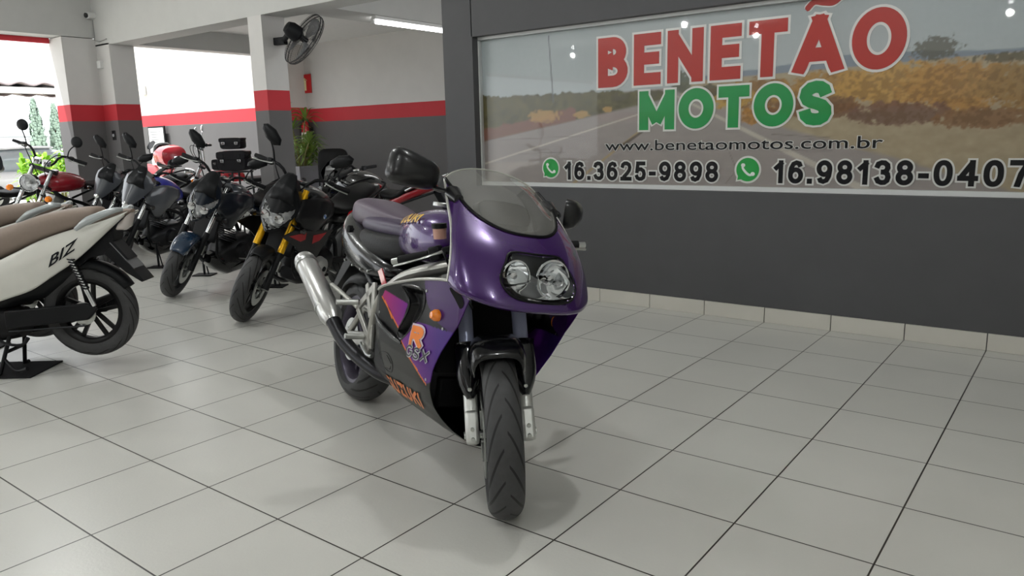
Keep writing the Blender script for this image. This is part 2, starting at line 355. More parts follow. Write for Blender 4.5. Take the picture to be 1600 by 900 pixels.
# ================================================================= SIGN
sign=empty('shop_sign',(SX0,.118,SZ0));tag(sign,'wide shop sign with desert road picture and big red and green lettering','sign')
SWd=SX1-SX0;SH=SZ1-SZ0
def vnoise(seed):
    rs=np.random.RandomState(seed);T=rs.rand(64,64)
    def f(x,y):
        xi=np.floor(x).astype(int);yi=np.floor(y).astype(int);fx=x-xi;fy=y-yi;fx=fx*fx*(3-2*fx);fy=fy*fy*(3-2*fy)
        a=T[yi%64,xi%64];b=T[yi%64,(xi+1)%64];c=T[(yi+1)%64,xi%64];d=T[(yi+1)%64,(xi+1)%64]
        return (a*(1-fx)+b*fx)*(1-fy)+(c*(1-fx)+d*fx)*fy
    def fb(x,y,o=4):
        s=0;a=.5
        for i in range(o):s=s+a*f(x*2**i+7*i,y*2**i+3*i);a*=.5
        return s/(1-.5**o)
    return fb
def sign_print():
    nx,nz=560,150
    X,Z=np.meshgrid(np.linspace(SX0,SX1,nx),np.linspace(SZ0,SZ1,nz))
    A,B,Cn=vnoise(1),vnoise(2),vnoise(3)
    c=lambda h:np.array(srgb(h))
    col=np.zeros((nz,nx,3))
    def mixc(mask,h,a=1.0):
        nonlocal col
        mk=np.clip(mask,0,1)[...,None]*a;col=col*(1-mk)+c(h)*mk
    st=lambda e,v,w=.01:np.clip((v-e)/w+.5,0,1)
    # sky
    t=(Z-1.7)/.5;col=c('a3abac')*(1-np.clip(t,0,1)[...,None])+c('929a9b')*np.clip(t,0,1)[...,None]
    # distant hills on the right
    hz=1.735+.05*A(X*2,X*0)*(X>.9)+.05*np.exp(-((X-1.9)/.5)**2)+.07*np.exp(-((X-3.1)/.3)**2)
    mixc(st(0,hz-Z,.006)*(X>.6),'75808a')
    # road and verge horizon line
    hor=1.62+.02*(X+1.3)
    ground=np.where(X<.55,1.63+.02*(X+1.3),1.70+.02*(X-.6))
    mixc(st(0,ground-Z,.01),'8b8480')
    # scrub on the left
    base=1.30+.27*(X+1.3)/1.7
    top=1.66+.05*A(X*14,X*0)+.02*B(X*40,X*0)-.02*(X+1.3)
    m=st(0,top-Z,.01)*st(0,Z-base,.02)*(X<.55)
    shade=A(X*22,Z*22)
    col=np.where(m[...,None]>.02,col*(1-m[...,None])+(c('35341f')*(1-shade[...,None])+c('6a6440')*shade[...,None])*m[...,None],col)
    red=st(0,base+.10-Z+.05*(B(X*20,Z*20)-.5),.02)*st(0,Z-base+.0,.02)*(X<-.3)
    mixc(red,'7c5247',.8)
    for cx,cz,rx,rz in((-.62,1.50,.15,.05),(-.25,1.50,.07,.03),(-.0,1.53,.04,.022)):
        e=1-((X-cx)/rx)**2-((Z-cz)/rz)**2+2.2*(A(X*45,Z*45)-.5);mixc(st(0,e,.6),'a8854a',.8)
    # asphalt texture
    road=(Z<base)&(X<.7)
    n=Cn(X*9,Z*30);rm=(Z<np.where(X<.7,base,1.6))
    col=np.where(rm[...,None],col*(.93+.14*n[...,None]),col)
    # converging edge lines
    def line(x0,z0,x1,z1,w0,w1,h,a=1):
        t=((X-x0)*(x1-x0)+(Z-z0)*(z1-z0))/((x1-x0)**2+(z1-z0)**2)
        d=np.abs((X-x0)*(z1-z0)-(Z-z0)*(x1-x0))/math.hypot(x1-x0,z1-z0)
        w=w0+(w1-w0)*t;mixc(np.clip((w-d)/.006+.5,0,1)*(t>0)*(t<1),h,a)
    line(-1.29,1.10,.55,1.55,.008,.004,'b9b3a8',.8)
    line(-.35,.93,.45,1.47,.012,.006,'9a855a',.7);line(.12,1.24,.32,1.36,.014,.008,'4a3f34',.8)
    line(.55,1.62,1.95,.93,.006,.024,'b2aca0',.8)
    # verge on the right
    e=1.63-(X-.75)*.45
    edge=np.where(X<1.2,1.62-.35*(X-.6),1.41-.30*(X-1.2))
    v=st(0,Z-edge+.03*(A(X*15,Z*15)-.5),.03)*st(0,ground-Z,.01)*(X>.62)
    sh=A(X*18,Z*26);vc=c('8d7f66')*(1-sh[...,None])+c('a3967c')*sh[...,None];vm=v[...,None];col=col*(1-vm)+vc*vm
    for cx,cz,rx,rz,h in((1.25,1.58,.32,.10,'7f5a2c'),(1.0,1.58,.18,.08,'a8843a'),(1.65,1.58,.33,.13,'9a7437'),(2.05,1.60,.36,.13,'ad8742'),(2.4,1.56,.3,.16,'a2793a'),(1.25,1.44,.22,.06,'9d6f2c'),(1.6,1.48,.3,.07,'6e4f34'),(2.1,1.42,.3,.07,'6b5142'),(2.9,1.55,.45,.14,'8c6e3c'),(2.55,1.38,.25,.06,'7a5a3a'),(3.3,1.45,.4,.12,'84683c'),(.83,1.62,.10,.05,'3e4230'),(.62,1.70,.09,.07,'555a4a')):
        q=1-((X-cx)/rx)**2-((Z-cz)/rz)**2+1.8*(B(X*26,Z*34)-.5)+.8*(A(X*60,Z*70)-.5);mixc(st(0,q,.3),h,.9)
        q2=q-.3+3.0*(A(X*44,Z*50)-.62);mixc(st(0,q2,.4),'5d4426' if cz<1.66 else '3e4230',.45)
    for cx,cz,rx,rz in((2.28,1.80,.14,.075),(2.75,1.72,.3,.03),(.1,1.62,.08,.03),(.35,1.62,.07,.035)):
        q=1-((X-cx)/rx)**2-((Z-cz)/rz)**2+2.2*(B(X*60,Z*60)-.6);mixc(st(0,q,.4),'4e4a38',.8)
    # pole
    line(-.52,1.60,-.56,2.14,.006,.004,'54565a',.9)
    # cracks
    for x0,z0,x1,z1 in((.98,.95,1.06,1.06),(1.06,1.06,1.0,1.2),(.3,1.0,.75,1.02),(-1.1,1.3,-.2,1.33),(-.9,1.18,-.4,1.2),(1.3,1.3,1.7,1.28)):
        line(x0,z0+.01,x1,z1,.003,.002,'5a534e',.6)
    col=np.clip(col*1.2,0,.9)
    vs=[(x,0,z) for x,z in zip((X-SX0).ravel(),(Z-SZ0).ravel())]
    fs=[(j*nx+i,j*nx+i+1,(j+1)*nx+i+1,(j+1)*nx+i) for j in range(nz-1) for i in range(nx-1)]
    g=G();g.v=vs;g.f=fs
    o=obj('printed_panel',g,Mattr('sign_print',.35,.0,.05,30),sign,smooth=False,label='printed picture of a cracked desert road with dry bushes')
    setcol(o,col.reshape(-1,3))
sign_print()
# frame and glass
WHT=M('white_frame','d2d4d3',.35)
for nm,gg in (('frame_rail',box((SWd/2,-.02,.016),(SWd,.05,.032))),('frame_rail',box((SWd/2,-.02,SH-.012),(SWd,.05,.024))),('frame_stile',box((.008,-.02,SH/2),(.016,.05,SH-.056))),('frame_stile',box((SWd-.008,-.02,SH/2),(.016,.05,SH-.056)))):
    obj(nm,gg,WHT,sign,smooth=False)
def sheet_glass():
    m=bpy.data.materials.new('sheet_glass');m.use_nodes=True;n=m.node_tree.nodes;l=m.node_tree.links
    for x in list(n):
        if x.type!='OUTPUT_MATERIAL':n.remove(x)
    tr=n.new('ShaderNodeBsdfTransparent');gl=n.new('ShaderNodeBsdfGlossy');gl.inputs['Roughness'].default_value=.02
    fr=n.new('ShaderNodeFresnel');fr.inputs[0].default_value=1.24;mx=n.new('ShaderNodeMixShader')
    l.new(fr.outputs[0],mx.inputs[0]);l.new(tr.outputs[0],mx.inputs[1]);l.new(gl.outputs[0],mx.inputs[2]);l.new(mx.outputs[0],n['Material Output'].inputs[0]);return m
SG=sheet_glass()
obj('glass_pane',box((SWd/2,-.030,SH/2),(SWd-.04,.004,SH-.07)),SG,sign,smooth=False)
# lettering (x,z on the wall in world numbers)
def letters(name,txt,x0,z0,w,h,col,off,outl,lab=None,space=1.0,ref=None,outc='dfe0dc'):
    for k,(o_,cc,yy,nm) in enumerate(((off+outl,outc,-.004,name+'_outline'),(off,col,-.007,name))):
        v,f=text2(txt,x0,z0,w,h,o_,0,space,ref)
        g=G().add([(a-SX0,yy,b-SZ0) for a,b in v],f)
        o=obj(nm,g,M('ink_'+cc,cc,.4,var=.02),sign,smooth=False,label=lab if k else None)
def slet(name,txt,x0,z0,w,h,weight,grow,col,lab=None,gap=.14,outc='dfe0dc'):
    for k,(gr,cc,yy,nm) in enumerate(((grow,outc,-.004,name+'_outline'),(0,col,-.007,name))):
        v,f=strokes(txt,x0,z0,w,h,weight,gr,0,gap)
        obj(nm,G().add([(a-SX0,yy-ly,b-SZ0) for a,b,ly in v],f),M('ink_'+cc,cc,.4,var=.02),sign,smooth=False,label=lab if k else None)
slet('lettering_name','BENETAO',-.085,1.697,2.20,.375,.235,.045,'b02a20','red painted shop name',.17)
slet('lettering_motos','MOTOS',.28,1.362,1.42,.29,.27,.05,'12934a','green painted word',.13)
def flatpoly(name,P,y,col,lab=None):
    g=G().add([(x-SX0,y,z-SZ0) for x,z in P],[tuple(range(len(P)))]);return obj(name,g,M('ink_'+col,col,.4,var=.02),sign,smooth=False,label=lab)
def ribbon(pts,w):
    L=[];R=[];P=smoothpath(pts,6)
    for i,p in enumerate(P):
        a=P[max(i-1,0)];b=P[min(i+1,len(P)-1)];t=(b-a)/np.linalg.norm(b-a);n=np.array([-t[1],t[0]])
        ww=w*(1 if 0<i<len(P)-1 else .6);L.append(p+n*ww/2);R.append(p-n*ww/2)
    return [tuple(q) for q in L]+[tuple(q) for q in reversed(R)]
tl=[(1.50,2.105),(1.55,2.150),(1.61,2.140),(1.67,2.135),(1.72,2.170)]
flatpoly('tilde_outline',ribbon(tl,.055),-.004,'dfe0dc');flatpoly('tilde',ribbon(tl,.038),-.007,'a5281f')
letters('lettering_web_address','www.benetaomotos.com.br',-.02,1.208,2.04,.078,'1d1d1f',.006,.03,None,space=1.0)
slet('lettering_phone','16.3625-9898',-.415,.974,1.345,.15,.20,.075,'1d1d1f',None,.15)
slet('lettering_phone','16.98138-0407',1.33,.974,1.49,.158,.20,.07,'1d1d1f',None,.15)
for cx,cz,r in((-.552,1.068,.078),(1.146,1.066,.083)):
    def circ(rr,n=32):
        P=[]
        for k in range(n):
            a=2*math.pi*k/n
            q=rr*(1.25 if abs(a-math.radians(225))<.12 else 1);P.append((cx+q*math.cos(a),cz+q*math.sin(a)))
        return P
    flatpoly('phone_icon_border',circ(r*1.17),-.004,'dfe0dc')
    flatpoly('phone_icon',circ(r),-.006,'26a34a','green round call icon with white handset')
    hs=[(cx-.40*r,cz+.38*r),(cx-.42*r,cz+.12*r),(cx-.12*r,cz-.25*r),(cx+.20*r,cz-.45*r),(cx+.46*r,cz-.36*r)]
    flatpoly('handset',ribbon(hs,.2*r),-.0075,'eef2ee')
    for q in(hs[0],hs[-1]):
        flatpoly('handset_end',[(q[0]+.19*r*math.cos(a),q[1]+.17*r*math.sin(a)) for a in np.linspace(0,2*math.pi,14)[:-1]],-.0082,'eef2ee')
# ================================================================= FIXTURES
# wall fan on the centre pillar
fan=empty('wall_fan',(-4.26,.16,2.43));tag(fan,'black wall fan mounted high on the central pillar','fan')
obj('bracket',obox((0,0,0),(.16,.02,.0),.06,.08),BLK,fan,bev=.006)
FC=Vector((.42,.05,0.0));FN=Vector((.16,.80,-.52)).normalized()
FM=Matrix.Translation(FC)@FN.to_track_quat('Z','Y').to_matrix().to_4x4()
g=lathe([(.001,-.22),(.06,-.21),(.085,-.16),(.09,-.07),(.06,-.045),(.001,-.045)],axis='z',seg=20)
obj('motor_housing',xf(g,FM),BLK,fan)
obj('bracket_arm',tube([(.12,.02,0),tuple(FM@Vector((0,0,-.15)))],.03),BLK,fan)
WIR=M('fan_wire','3a3a3c',.4,.6)
g=G()
for r_,h in((.30,0),(.30,.03),(.29,.055),(.2,.085),(.1,.095)):
    g+=tube([(r_*math.cos(a),r_*math.sin(a),h) for a in np.linspace(0,2*math.pi,33)[:-1]],.0055 if r_>.29 else .002,6,1,True)
for k in range(56):
    a=2*math.pi*k/56;c,s=math.cos(a),math.sin(a)
    g+=tube([(.05*c,.05*s,.098),(.18*c,.18*s,.09),(.29*c,.29*s,.05),(.30*c,.30*s,.015),(.28*c,.28*s,-.03),(.07*c,.07*s,-.05)],.0013,4,2,cap=False)
obj('wire_guard',xf(g,FM),WIR,fan)
BLD=M('fan_blade','6a6c6e',.3,alpha=.6)
for k in range(3):
    a0=2*math.pi*k/3;rows=[]
    for i,r_ in enumerate(np.linspace(.03,.26,7)):
        w=.5*math.sin(min(1,(i+1)/5)*math.pi/2)+.12
        rows.append([(r_*math.cos(a0+t*w),r_*math.sin(a0+t*w),.02*t*(1 if r_>.05 else .4)+.02) for t in np.linspace(-1,1,7)])
    obj('blade',xf(grid(rows),FM),BLD,fan,solid=.002)
obj('hub',xf(lathe([(.001,-.03),(.035,-.03),(.035,.05),(.001,.06)],axis='z',seg=16),FM),BLK,fan)
# fluorescent tube
tl_=empty('fluorescent_light',(-3.62,1.63,2.66));tag(tl_,'lit white fluorescent tube fixed beneath the beam in the back room','ceiling light')
obj('housing',box((.04,0,.05),(.07,1.24,.05)),M('white_metal','dcdcda',.4),tl_,bev=.006)
for s in(-1,1):obj('end_cap',box((0,s*.59,.008),(.04,.03,.06)),M('white_metal','dcdcda',.4),tl_,bev=.004)
obj('glowing_tube',lathe([(.001,-.575),(.018,-.575),(.018,.575),(.001,.575)],seg=16),M('tube_glow','ffffff',.4,emis=14,var=0),tl_)
for k,(x,y) in enumerate(((-3.0,-7.75),(-2.63,-10.3),(1.64,-10.7),(-7.2,-10.6),(-4.6,-2.6),(-1.4,-3.3),(1.7,-2.7),(3.9,-5.6),(1.2,-6.6),(-5.6,-5.6))):  # first four follow the sign reflections, other six added to light the room
    b_=empty('ceiling_bulb',(x,y,3.5));tag(b_,'small white bulb lamp screwed to the showroom ceiling','ceiling light','showroom ceiling bulbs')
    obj('socket',lathe([(.001,0),(.05,0),(.045,-.04),(.02,-.05)],axis='z',seg=16),WPL_ if False else M('white_metal','dcdcda',.4),b_)
    obj('glowing_bulb',lathe([(.015,-.05),(.032,-.07),(.04,-.10),(.03,-.13),(.001,-.14)],axis='z',seg=20),M('bulb_glow','ffffff',.4,emis=30,var=0),b_)
    l_=bpy.data.lights.new('bulb_light','POINT');l_.energy=BULB_POWER;l_.shadow_soft_size=.05;l_.color=(.98,1,.99);o_=bpy.data.objects.new('bulb_light',l_);COL.objects.link(o_);o_.location=(0,0,-.28);o_.parent=b_
# surveillance camera, cable, boxes
sc=empty('surveillance_camera',(-8.1,-.02,3.10));tag(sc,'small white bullet surveillance camera with dark lens on the corner pillar','camera')
WPL=M('white_plastic','d6d6d4',.4)
obj('base',disc((.02,.10,0),.045,.05,'x'),WPL,sc)
obj('arm',tube([(.03,.10,0),(.06,.05,.01),(.07,.0,.01)],.014),WPL,sc)
obj('camera_body',tube([(.07,.06,.01),(.11,-.10,-.01)],.042,16,1),WPL,sc,bev=.003)
obj('camera_lens',tube([(.111,-.103,-.0105),(.114,-.114,-.011)],.034,16,1),GLB,sc)
cb=obj('camera_cable',tube([(-8.085,.0,3.05),(-8.08,-.012,2.78),(-7.95,-.012,2.75),(-7.74,-.012,2.77)],.006,6,1),M('cable_grey','8a8a88',.5))
tag(cb,'thin grey cable running down the corner pillar from the surveillance camera','cable')
jb=obj('junction_box',box((-7.99,-.02,2.45),(.10,.05,.10)),WPL,bev=.006);tag(jb,'small white square junction box on the corner pillar','electrical box')
sw=empty('wall_socket',(-7.87,-.006,1.49));tag(sw,'black wall socket plate on the grey lower part of the corner pillar','socket')
obj('plate',box((0,0,0),(.09,.014,.13)),GLB,sw,bev=.003);obj('socket_face',disc((0,-.010,0),.022,.008),M('socket_grey','9a9a9c',.4),sw)
sn=obj('door_sensor',box((-12.15,2.72,2.42),(.10,.05,.18)),WPL,bev=.004);tag(sn,'tiny pale sensor box high on the bright back wall','electrical box')
# extinguisher and its sign
es=empty('extinguisher_sign',(-8.18,3.585,2.34));tag(es,'red square sign with pale extinguisher symbol on the back wall','sign')
obj('plate',box((0,0,0),(.32,.012,.32)),M('sign_red','c21f22',.4),es)
gg=box((-.01,-.009,-.03),(.085,.004,.17));gg+=box((-.01,-.009,.075),(.035,.004,.04));gg+=obox((.0,-.009,.095),(.06,-.009,.055),.004,.02,(0,1,0))
obj('symbol',gg,M('sign_cream','e9dfae',.4),es,smooth=False)
ex=empty('fire_extinguisher',(-8.10,3.46,1.20));tag(ex,'red fire extinguisher with white label on the back wall among the palm leaves','fire extinguisher')
obj('cylinder',lathe([(.001,0),(.07,0),(.082,.02),(.082,.40),(.06,.46),(.025,.48),(.025,.5),(.001,.5)],axis='z',seg=24),M('extinguisher_red','b01318',.25,coat=1),ex)
obj('label_band',lathe([(.0835,.14),(.0835,.30)],axis='z',seg=24),M('label_white','d8d4cc',.5),ex)
obj('valve',box((0,-.01,.52),(.03,.09,.05)),BLK,ex,bev=.006);obj('wall_bracket',box((0,.105,.36),(.05,.08,.05)),BLK,ex)
obj('hose',tube([(.02,-.02,.52),(.12,-.03,.5),(.13,-.02,.3),(.10,-.02,.12)],.011),BLK,ex)
# palm plant in tapered planter
def leafstrip(P,w,g,up=(0,0,1)):
    P=smoothpath(P,3);rowsL=[];n=len(P);prev=None
    for i,p in enumerate(P):
        a=P[max(i-1,0)];b=P[min(i+1,n-1)];t=b-a;s=np.cross(t,up);s=s/(np.linalg.norm(s)+1e-9)
        ww=w*math.sin(math.pi*min(.97,.12+.88*i/(n-1)))**.7
        rowsL.append([tuple(p-s*ww/2),tuple(p+np.array([0,0,-ww*.18])),tuple(p+s*ww/2)])
    g+=grid(rowsL)
def palm(name,loc,nst,hmin,hmax,spread,nl,ll,lw,mat,stem,seed,lean=(0,0)):
    rr=random.Random(seed);root=empty(name,loc);gl=G();gs=G()
    for k in range(nst):
        a=rr.uniform(0,6.28);H=rr.uniform(hmin,hmax);d=rr.uniform(.2,1)*spread
        tip=np.array([math.cos(a)*d+lean[0]*H,math.sin(a)*d*.6+lean[1]*H,H]);b=np.array([math.cos(a)*.05,math.sin(a)*.05,0])
        mid=b*.5+tip*.5+np.array([-math.cos(a)*d*.15,-math.sin(a)*d*.15,H*.08])
        gs+=tube([b,mid,tip],.009,6,4)
        dr=(tip-mid);dr/=np.linalg.norm(dr);s=np.cross(dr,[0,0,1.]);s/=np.linalg.norm(s)+1e-9;u=np.cross(s,dr)
        for j in range(nl):
            t=-1.9+3.8*j/(nl-1)+rr.uniform(-.08,.08);L=ll*rr.uniform(.75,1.1)*(1-.18*abs(t)/1.9)
            v=dr*math.cos(t)+s*math.sin(t);v=v+u*.15
            leafstrip([tip,tip+v*L*.5+np.array([0,0,.03]),tip+v*L+np.array([0,0,-L*.28])],lw,gl)
    obj('foliage',gl,mat,root);obj('stems',gs,stem,root);return root
LEAF=M('palm_leaf','6f8a35',.45,var=.35,scale=4);STEM=M('palm_stem','6b6a35',.6)
pl=empty('planter',(-7.35,2.75,0));tag(pl,'grey tapered square planter behind the central pillar','planter')
g=G().add([(x*w,y*w,z) for z,w in((0,.17),(.95,.24),(.95,.20),(.3,.17)) for x,y in((-1,-1),(1,-1),(1,1),(-1,1))],[(3,2,1,0)]+[(i*4+k,i*4+(k+1)%4,i*4+4+(k+1)%4,i*4+4+k) for i in range(3) for k in range(4)]+[(12,13,14,15)])
obj('pot',g,M('planter_grey','7e7d82',.6,bump=.2),pl);obj('soil',box((0,0,.82),(.36,.36,.04)),M('soil','3b2b20',.9),pl)
pr=palm('palm_plant',(-7.35,2.75,.80),15,.15,1.0,.5,9,.38,.045,LEAF,STEM,7,(.22,-.25))
tag(pr,'leafy fan palm growing in the grey planter against the back wall','plant')
# office chair
ch=empty('office_chair',(-6.05,2.2,0),(0,0,math.radians(-55)));tag(ch,'black padded chair by the grey back wall beside the palm','chair')
obj('seat',hull([(-.25,.20,.62,.56),(-.22,.24,.63,.55),(.2,.25,.64,.55),(.27,.2,.62,.56)],20,4),LEA,ch)
g=G();sec=[]
g=hull([(-.03,.20,1.20,.74),(-.02,.235,1.23,.72),(.02,.235,1.23,.72),(.035,.21,1.21,.74)],28,4.5);obj('backrest',xf(g,Matrix.Translation((-.27,0,0))@Matrix.Rotation(-.1,4,'Y')),LEA,ch)
for s in(-1,1):
    obj('leg',tube([(-.24,s*.2,0),(-.24,s*.2,.56),(-.29,s*.2,.9)],.013,8,2),BLK,ch);obj('leg',tube([(.22,s*.2,0),(.2,s*.2,.56)],.013,8,1),BLK,ch)
# poster stand
ps=empty('notice_board',(-11.75,2.68,0));tag(ps,'white printed notice in a dark frame leaning on the far back wall','poster')
obj('frame',box((0,0,1.28),(.62,.03,.86)),BLK,ps,bev=.004);obj('sheet',box((0,-.018,1.28),(.55,.004,.79)),M('paper','e6e6e2',.6),ps)
g=G()
for k in range(14):g+=box((-.02+.02*math.sin(k*3),-.021,1.60-k*.05),(.40-.05*(k%3),.002,.014))
obj('print_lines',g,M('print_grey','7b7d80',.6),ps,smooth=False)
for s in(-1,1):obj('stand_leg',box((s*.2,.01,.43),(.03,.03,.86)),BLK,ps)
# ================================================================= OUTSIDE
struct('ground_outside',box((-40,6,-.12),(63,70,.1)),M('outside_paving','d9d5cb',.8,bump=.3,scale=2))
can=empty('roof_canopy',(-16,2,0));tag(can,'corrugated metal canopy roof across the street in the bright opening','canopy')
CR=M('corrugated_metal','9a8f8e',.5,.3)
rows=[[(-1.5+0.0,y,3.02+.03*math.sin(y*14)) for y in np.arange(-3.5,1.6,.05)],[(2.0,y,2.60+.03*math.sin(y*14)) for y in np.arange(-3.5,1.6,.05)]]
obj('roof_sheet',grid(rows),CR,can,solid=.02)
obj('roof_sheet',grid([[(x-.3,y,z-.20) for x,y,z in r] for r in rows]),CR,can,solid=.02)
obj('gutter',box((2.05,-.95,2.47),(.12,5.1,.12)),M('gutter_white','d6d6d6',.5),can);obj('rear_beam',box((-1.5,-.95,2.86),(.1,5.1,.16)),DMT,can)
for y in(-3.3,1.5):obj('post',box((1.9,y,1.25),(.1,.1,2.5)),M('gutter_white','d6d6d6',.5),can)
for k,(y,h,w) in enumerate(((5.65,2.75,.26),(6.25,2.6,.24),(6.75,2.35,.18))):
    r0=empty('cypress_tree',(-25,y,0));tag(r0,['tallest narrow cypress tree seen through the left opening','middle narrow cypress tree seen through the left opening','shortest narrow cypress tree beside the corner pillar'][k],'tree','cypress trees outside')
    g=G();rr=random.Random(k)
    for i in range(420):
        z=rr.uniform(.25,h);R=w*(1-((z-h*.35)/(h*.66))**2 if z>h*.35 else .6+.4*z/(h*.35));a=rr.uniform(0,6.28);d=max(.01,R)*rr.uniform(.5,1)
        p=np.array([d*math.cos(a),d*math.sin(a),z]);leafstrip([p,p+np.array([.05*math.cos(a),.05*math.sin(a),.12]),p+np.array([.04*math.cos(a),.04*math.sin(a),.24])],.09,g)
    obj('foliage',g,M('cypress_hazed','8a9f90',.7,var=.2),r0);obj('trunk',tube([(0,0,0),(0,0,h*.8)],.05),M('bark','5b4a3a',.8),r0)  # foliage colour paled to include haze and glare
for k,(x,y,h,s) in enumerate(((-11.6,.35,1.15,.45),(-12.3,1.0,1.30,.5),(-11.2,-.75,1.1,.45),(-12.8,1.7,1.1,.4))):
    r0=palm('garden_shrub',(x,y,0),16,.4*h,h*.92,s,7,.34,.07,M('garden_leaf','86b52e',.5,var=.3,scale=3),STEM,20+k)
    tag(r0,['bright green spiky shrub outside behind the round headlight motorcycle','tallest yellow green shrub in the planting outside','bright green spiky shrub at the left edge of the opening','small spiky shrub nearest the corner pillar outside'][k],'shrub','shrubs outside the opening')
fw_=empty('garden_wall',(-27.5,6,0));tag(fw_,'low pale wall with rail behind the cypress trees','wall')
obj('wall_panel',box((0,0,.7),(.2,18,1.4)),M('pale_render','d8d8d4',.8),fw_);obj('rail',box((0,0,1.75),(.06,18,.06)),M('rail_grey','a0a3a6',.5),fw_)
for k in range(10):obj('rail_post',box((0,-8.5+k*1.9,1.58),(.05,.05,.36)),M('rail_grey','a0a3a6',.5),fw_)
# ================================================================= MOTORCYCLE TOOLKIT
I4=Matrix.Identity(4)
def steer_matrix(WB,ang,rake=25,trail=.095):
    r=math.radians(rake);A=Vector((-math.sin(r),0,math.cos(r)));P=Vector((WB/2+trail,0,0))
    return Matrix.Translation(P)@Matrix.Rotation(ang,4,A)@Matrix.Translation(-P)
def tire_mat(name,n,groove=True):
    m=bpy.data.materials.new(name);m.use_nodes=True;N=m.node_tree.nodes;l=m.node_tree.links;b=N['Principled BSDF']
    b.inputs['Roughness'].default_value=.62;b.inputs['Base Color'].default_value=(*srgb('262627'),1)
    def ma(op,a,c=None,d=None):
        x=N.new('ShaderNodeMath');x.operation=op
        for i,q in enumerate((a,c,d)):
            if q is None:continue
            if isinstance(q,(int,float)):x.inputs[i].default_value=q
            else:l.new(q,x.inputs[i])
        return x.outputs[0]
    uv=N.new('ShaderNodeUVMap');uv.uv_map='UVMap';sp=N.new('ShaderNodeSeparateXYZ');l.new(uv.outputs[0],sp.inputs[0])
    u,v=sp.outputs[0],sp.outputs[1]   # u turns, v -.5...5 across
    av=ma('ABSOLUTE',v);side=ma('GREATER_THAN',v,0)
    # long S-curved sipes that fall away from the centre
    cu=ma('MULTIPLY',ma('POWER',av,1.35),-5.6)
    ph=ma('SUBTRACT',ma('ADD',ma('MULTIPLY',u,n),ma('MULTIPLY',side,.5)),cu)
    fr=ma('FRACT',ph)
    wd=ma('MULTIPLY',ma('SUBTRACT',.5,av),.55)
    g1=ma('LESS_THAN',ma('ABSOLUTE',ma('SUBTRACT',fr,.5)),ma('MULTIPLY_ADD',av,.26,.045))
    mask=ma('MULTIPLY',g1,ma('MULTIPLY',ma('GREATER_THAN',av,.035),ma('LESS_THAN',av,.40)))
    mx=N.new('ShaderNodeMix');mx.data_type='RGBA';l.new(mask,mx.inputs[0]);mx.inputs[6].default_value=(*srgb('39393a'),1);mx.inputs[7].default_value=(*srgb('030303'),1)
    no=N.new('ShaderNodeTexNoise');no.inputs['Scale'].default_value=40;tc=N.new('ShaderNodeTexCoord');l.new(tc.outputs['Object'],no.inputs[0])
    sc=N.new('ShaderNodeVectorMath');sc.operation='SCALE';l.new(mx.outputs[2],sc.inputs[0]);l.new(ma('MULTIPLY_ADD',no.outputs['Fac'],.5,.75),sc.inputs['Scale'])
    l.new(sc.outputs[0],b.inputs['Base Color'])
    bp=N.new('ShaderNodeBump');bp.inputs['Strength'].default_value=.8;bp.inputs['Distance'].default_value=.004;l.new(ma('SUBTRACT',1,mask),bp.inputs['Height']);l.new(bp.outputs[0],b.inputs['Normal'])
    return m
TREAD=tire_mat('sport_tread',17);TREAD2=tire_mat('road_tread',15)
def tire_geo(c,R,w,rim,S=I4,seg=72):
    P=[];n=17
    for i in range(n):   # crown
        t=-1+2*i/(n-1);a=t*1.32;P.append((R-w*.47+w*.47*math.cos(a)**.9 if abs(a)<1.5 else 0,w/2*math.sin(a)/math.sin(1.32)))
    sideL=[(rim+.004,-w*.36),(rim+(R-w*.4-rim)*.5,-w*.49)];sideR=[(r,-h) for r,h in reversed(sideL)]
    prof=sideL+P+sideR;m=len(prof)
    g=lathe([(r,h) for r,h in prof],c,'y',seg);
    # duplicate the seam so the UV does not wrap
    vs=g.v+g.v[:m];fs=[]
    for k in range(seg):
        for i in range(m-1):fs.append((k*m+i,k*m+i+1,(k+1)*m+i+1,(k+1)*m+i))
    uv=[(k/seg,-.5+i/(m-1)) for k in range(seg+1) for i in range(m)]
    r=G();r.v=[tuple(S@Vector(p)) for p in vs];r.f=fs;r.uv=uv;return r
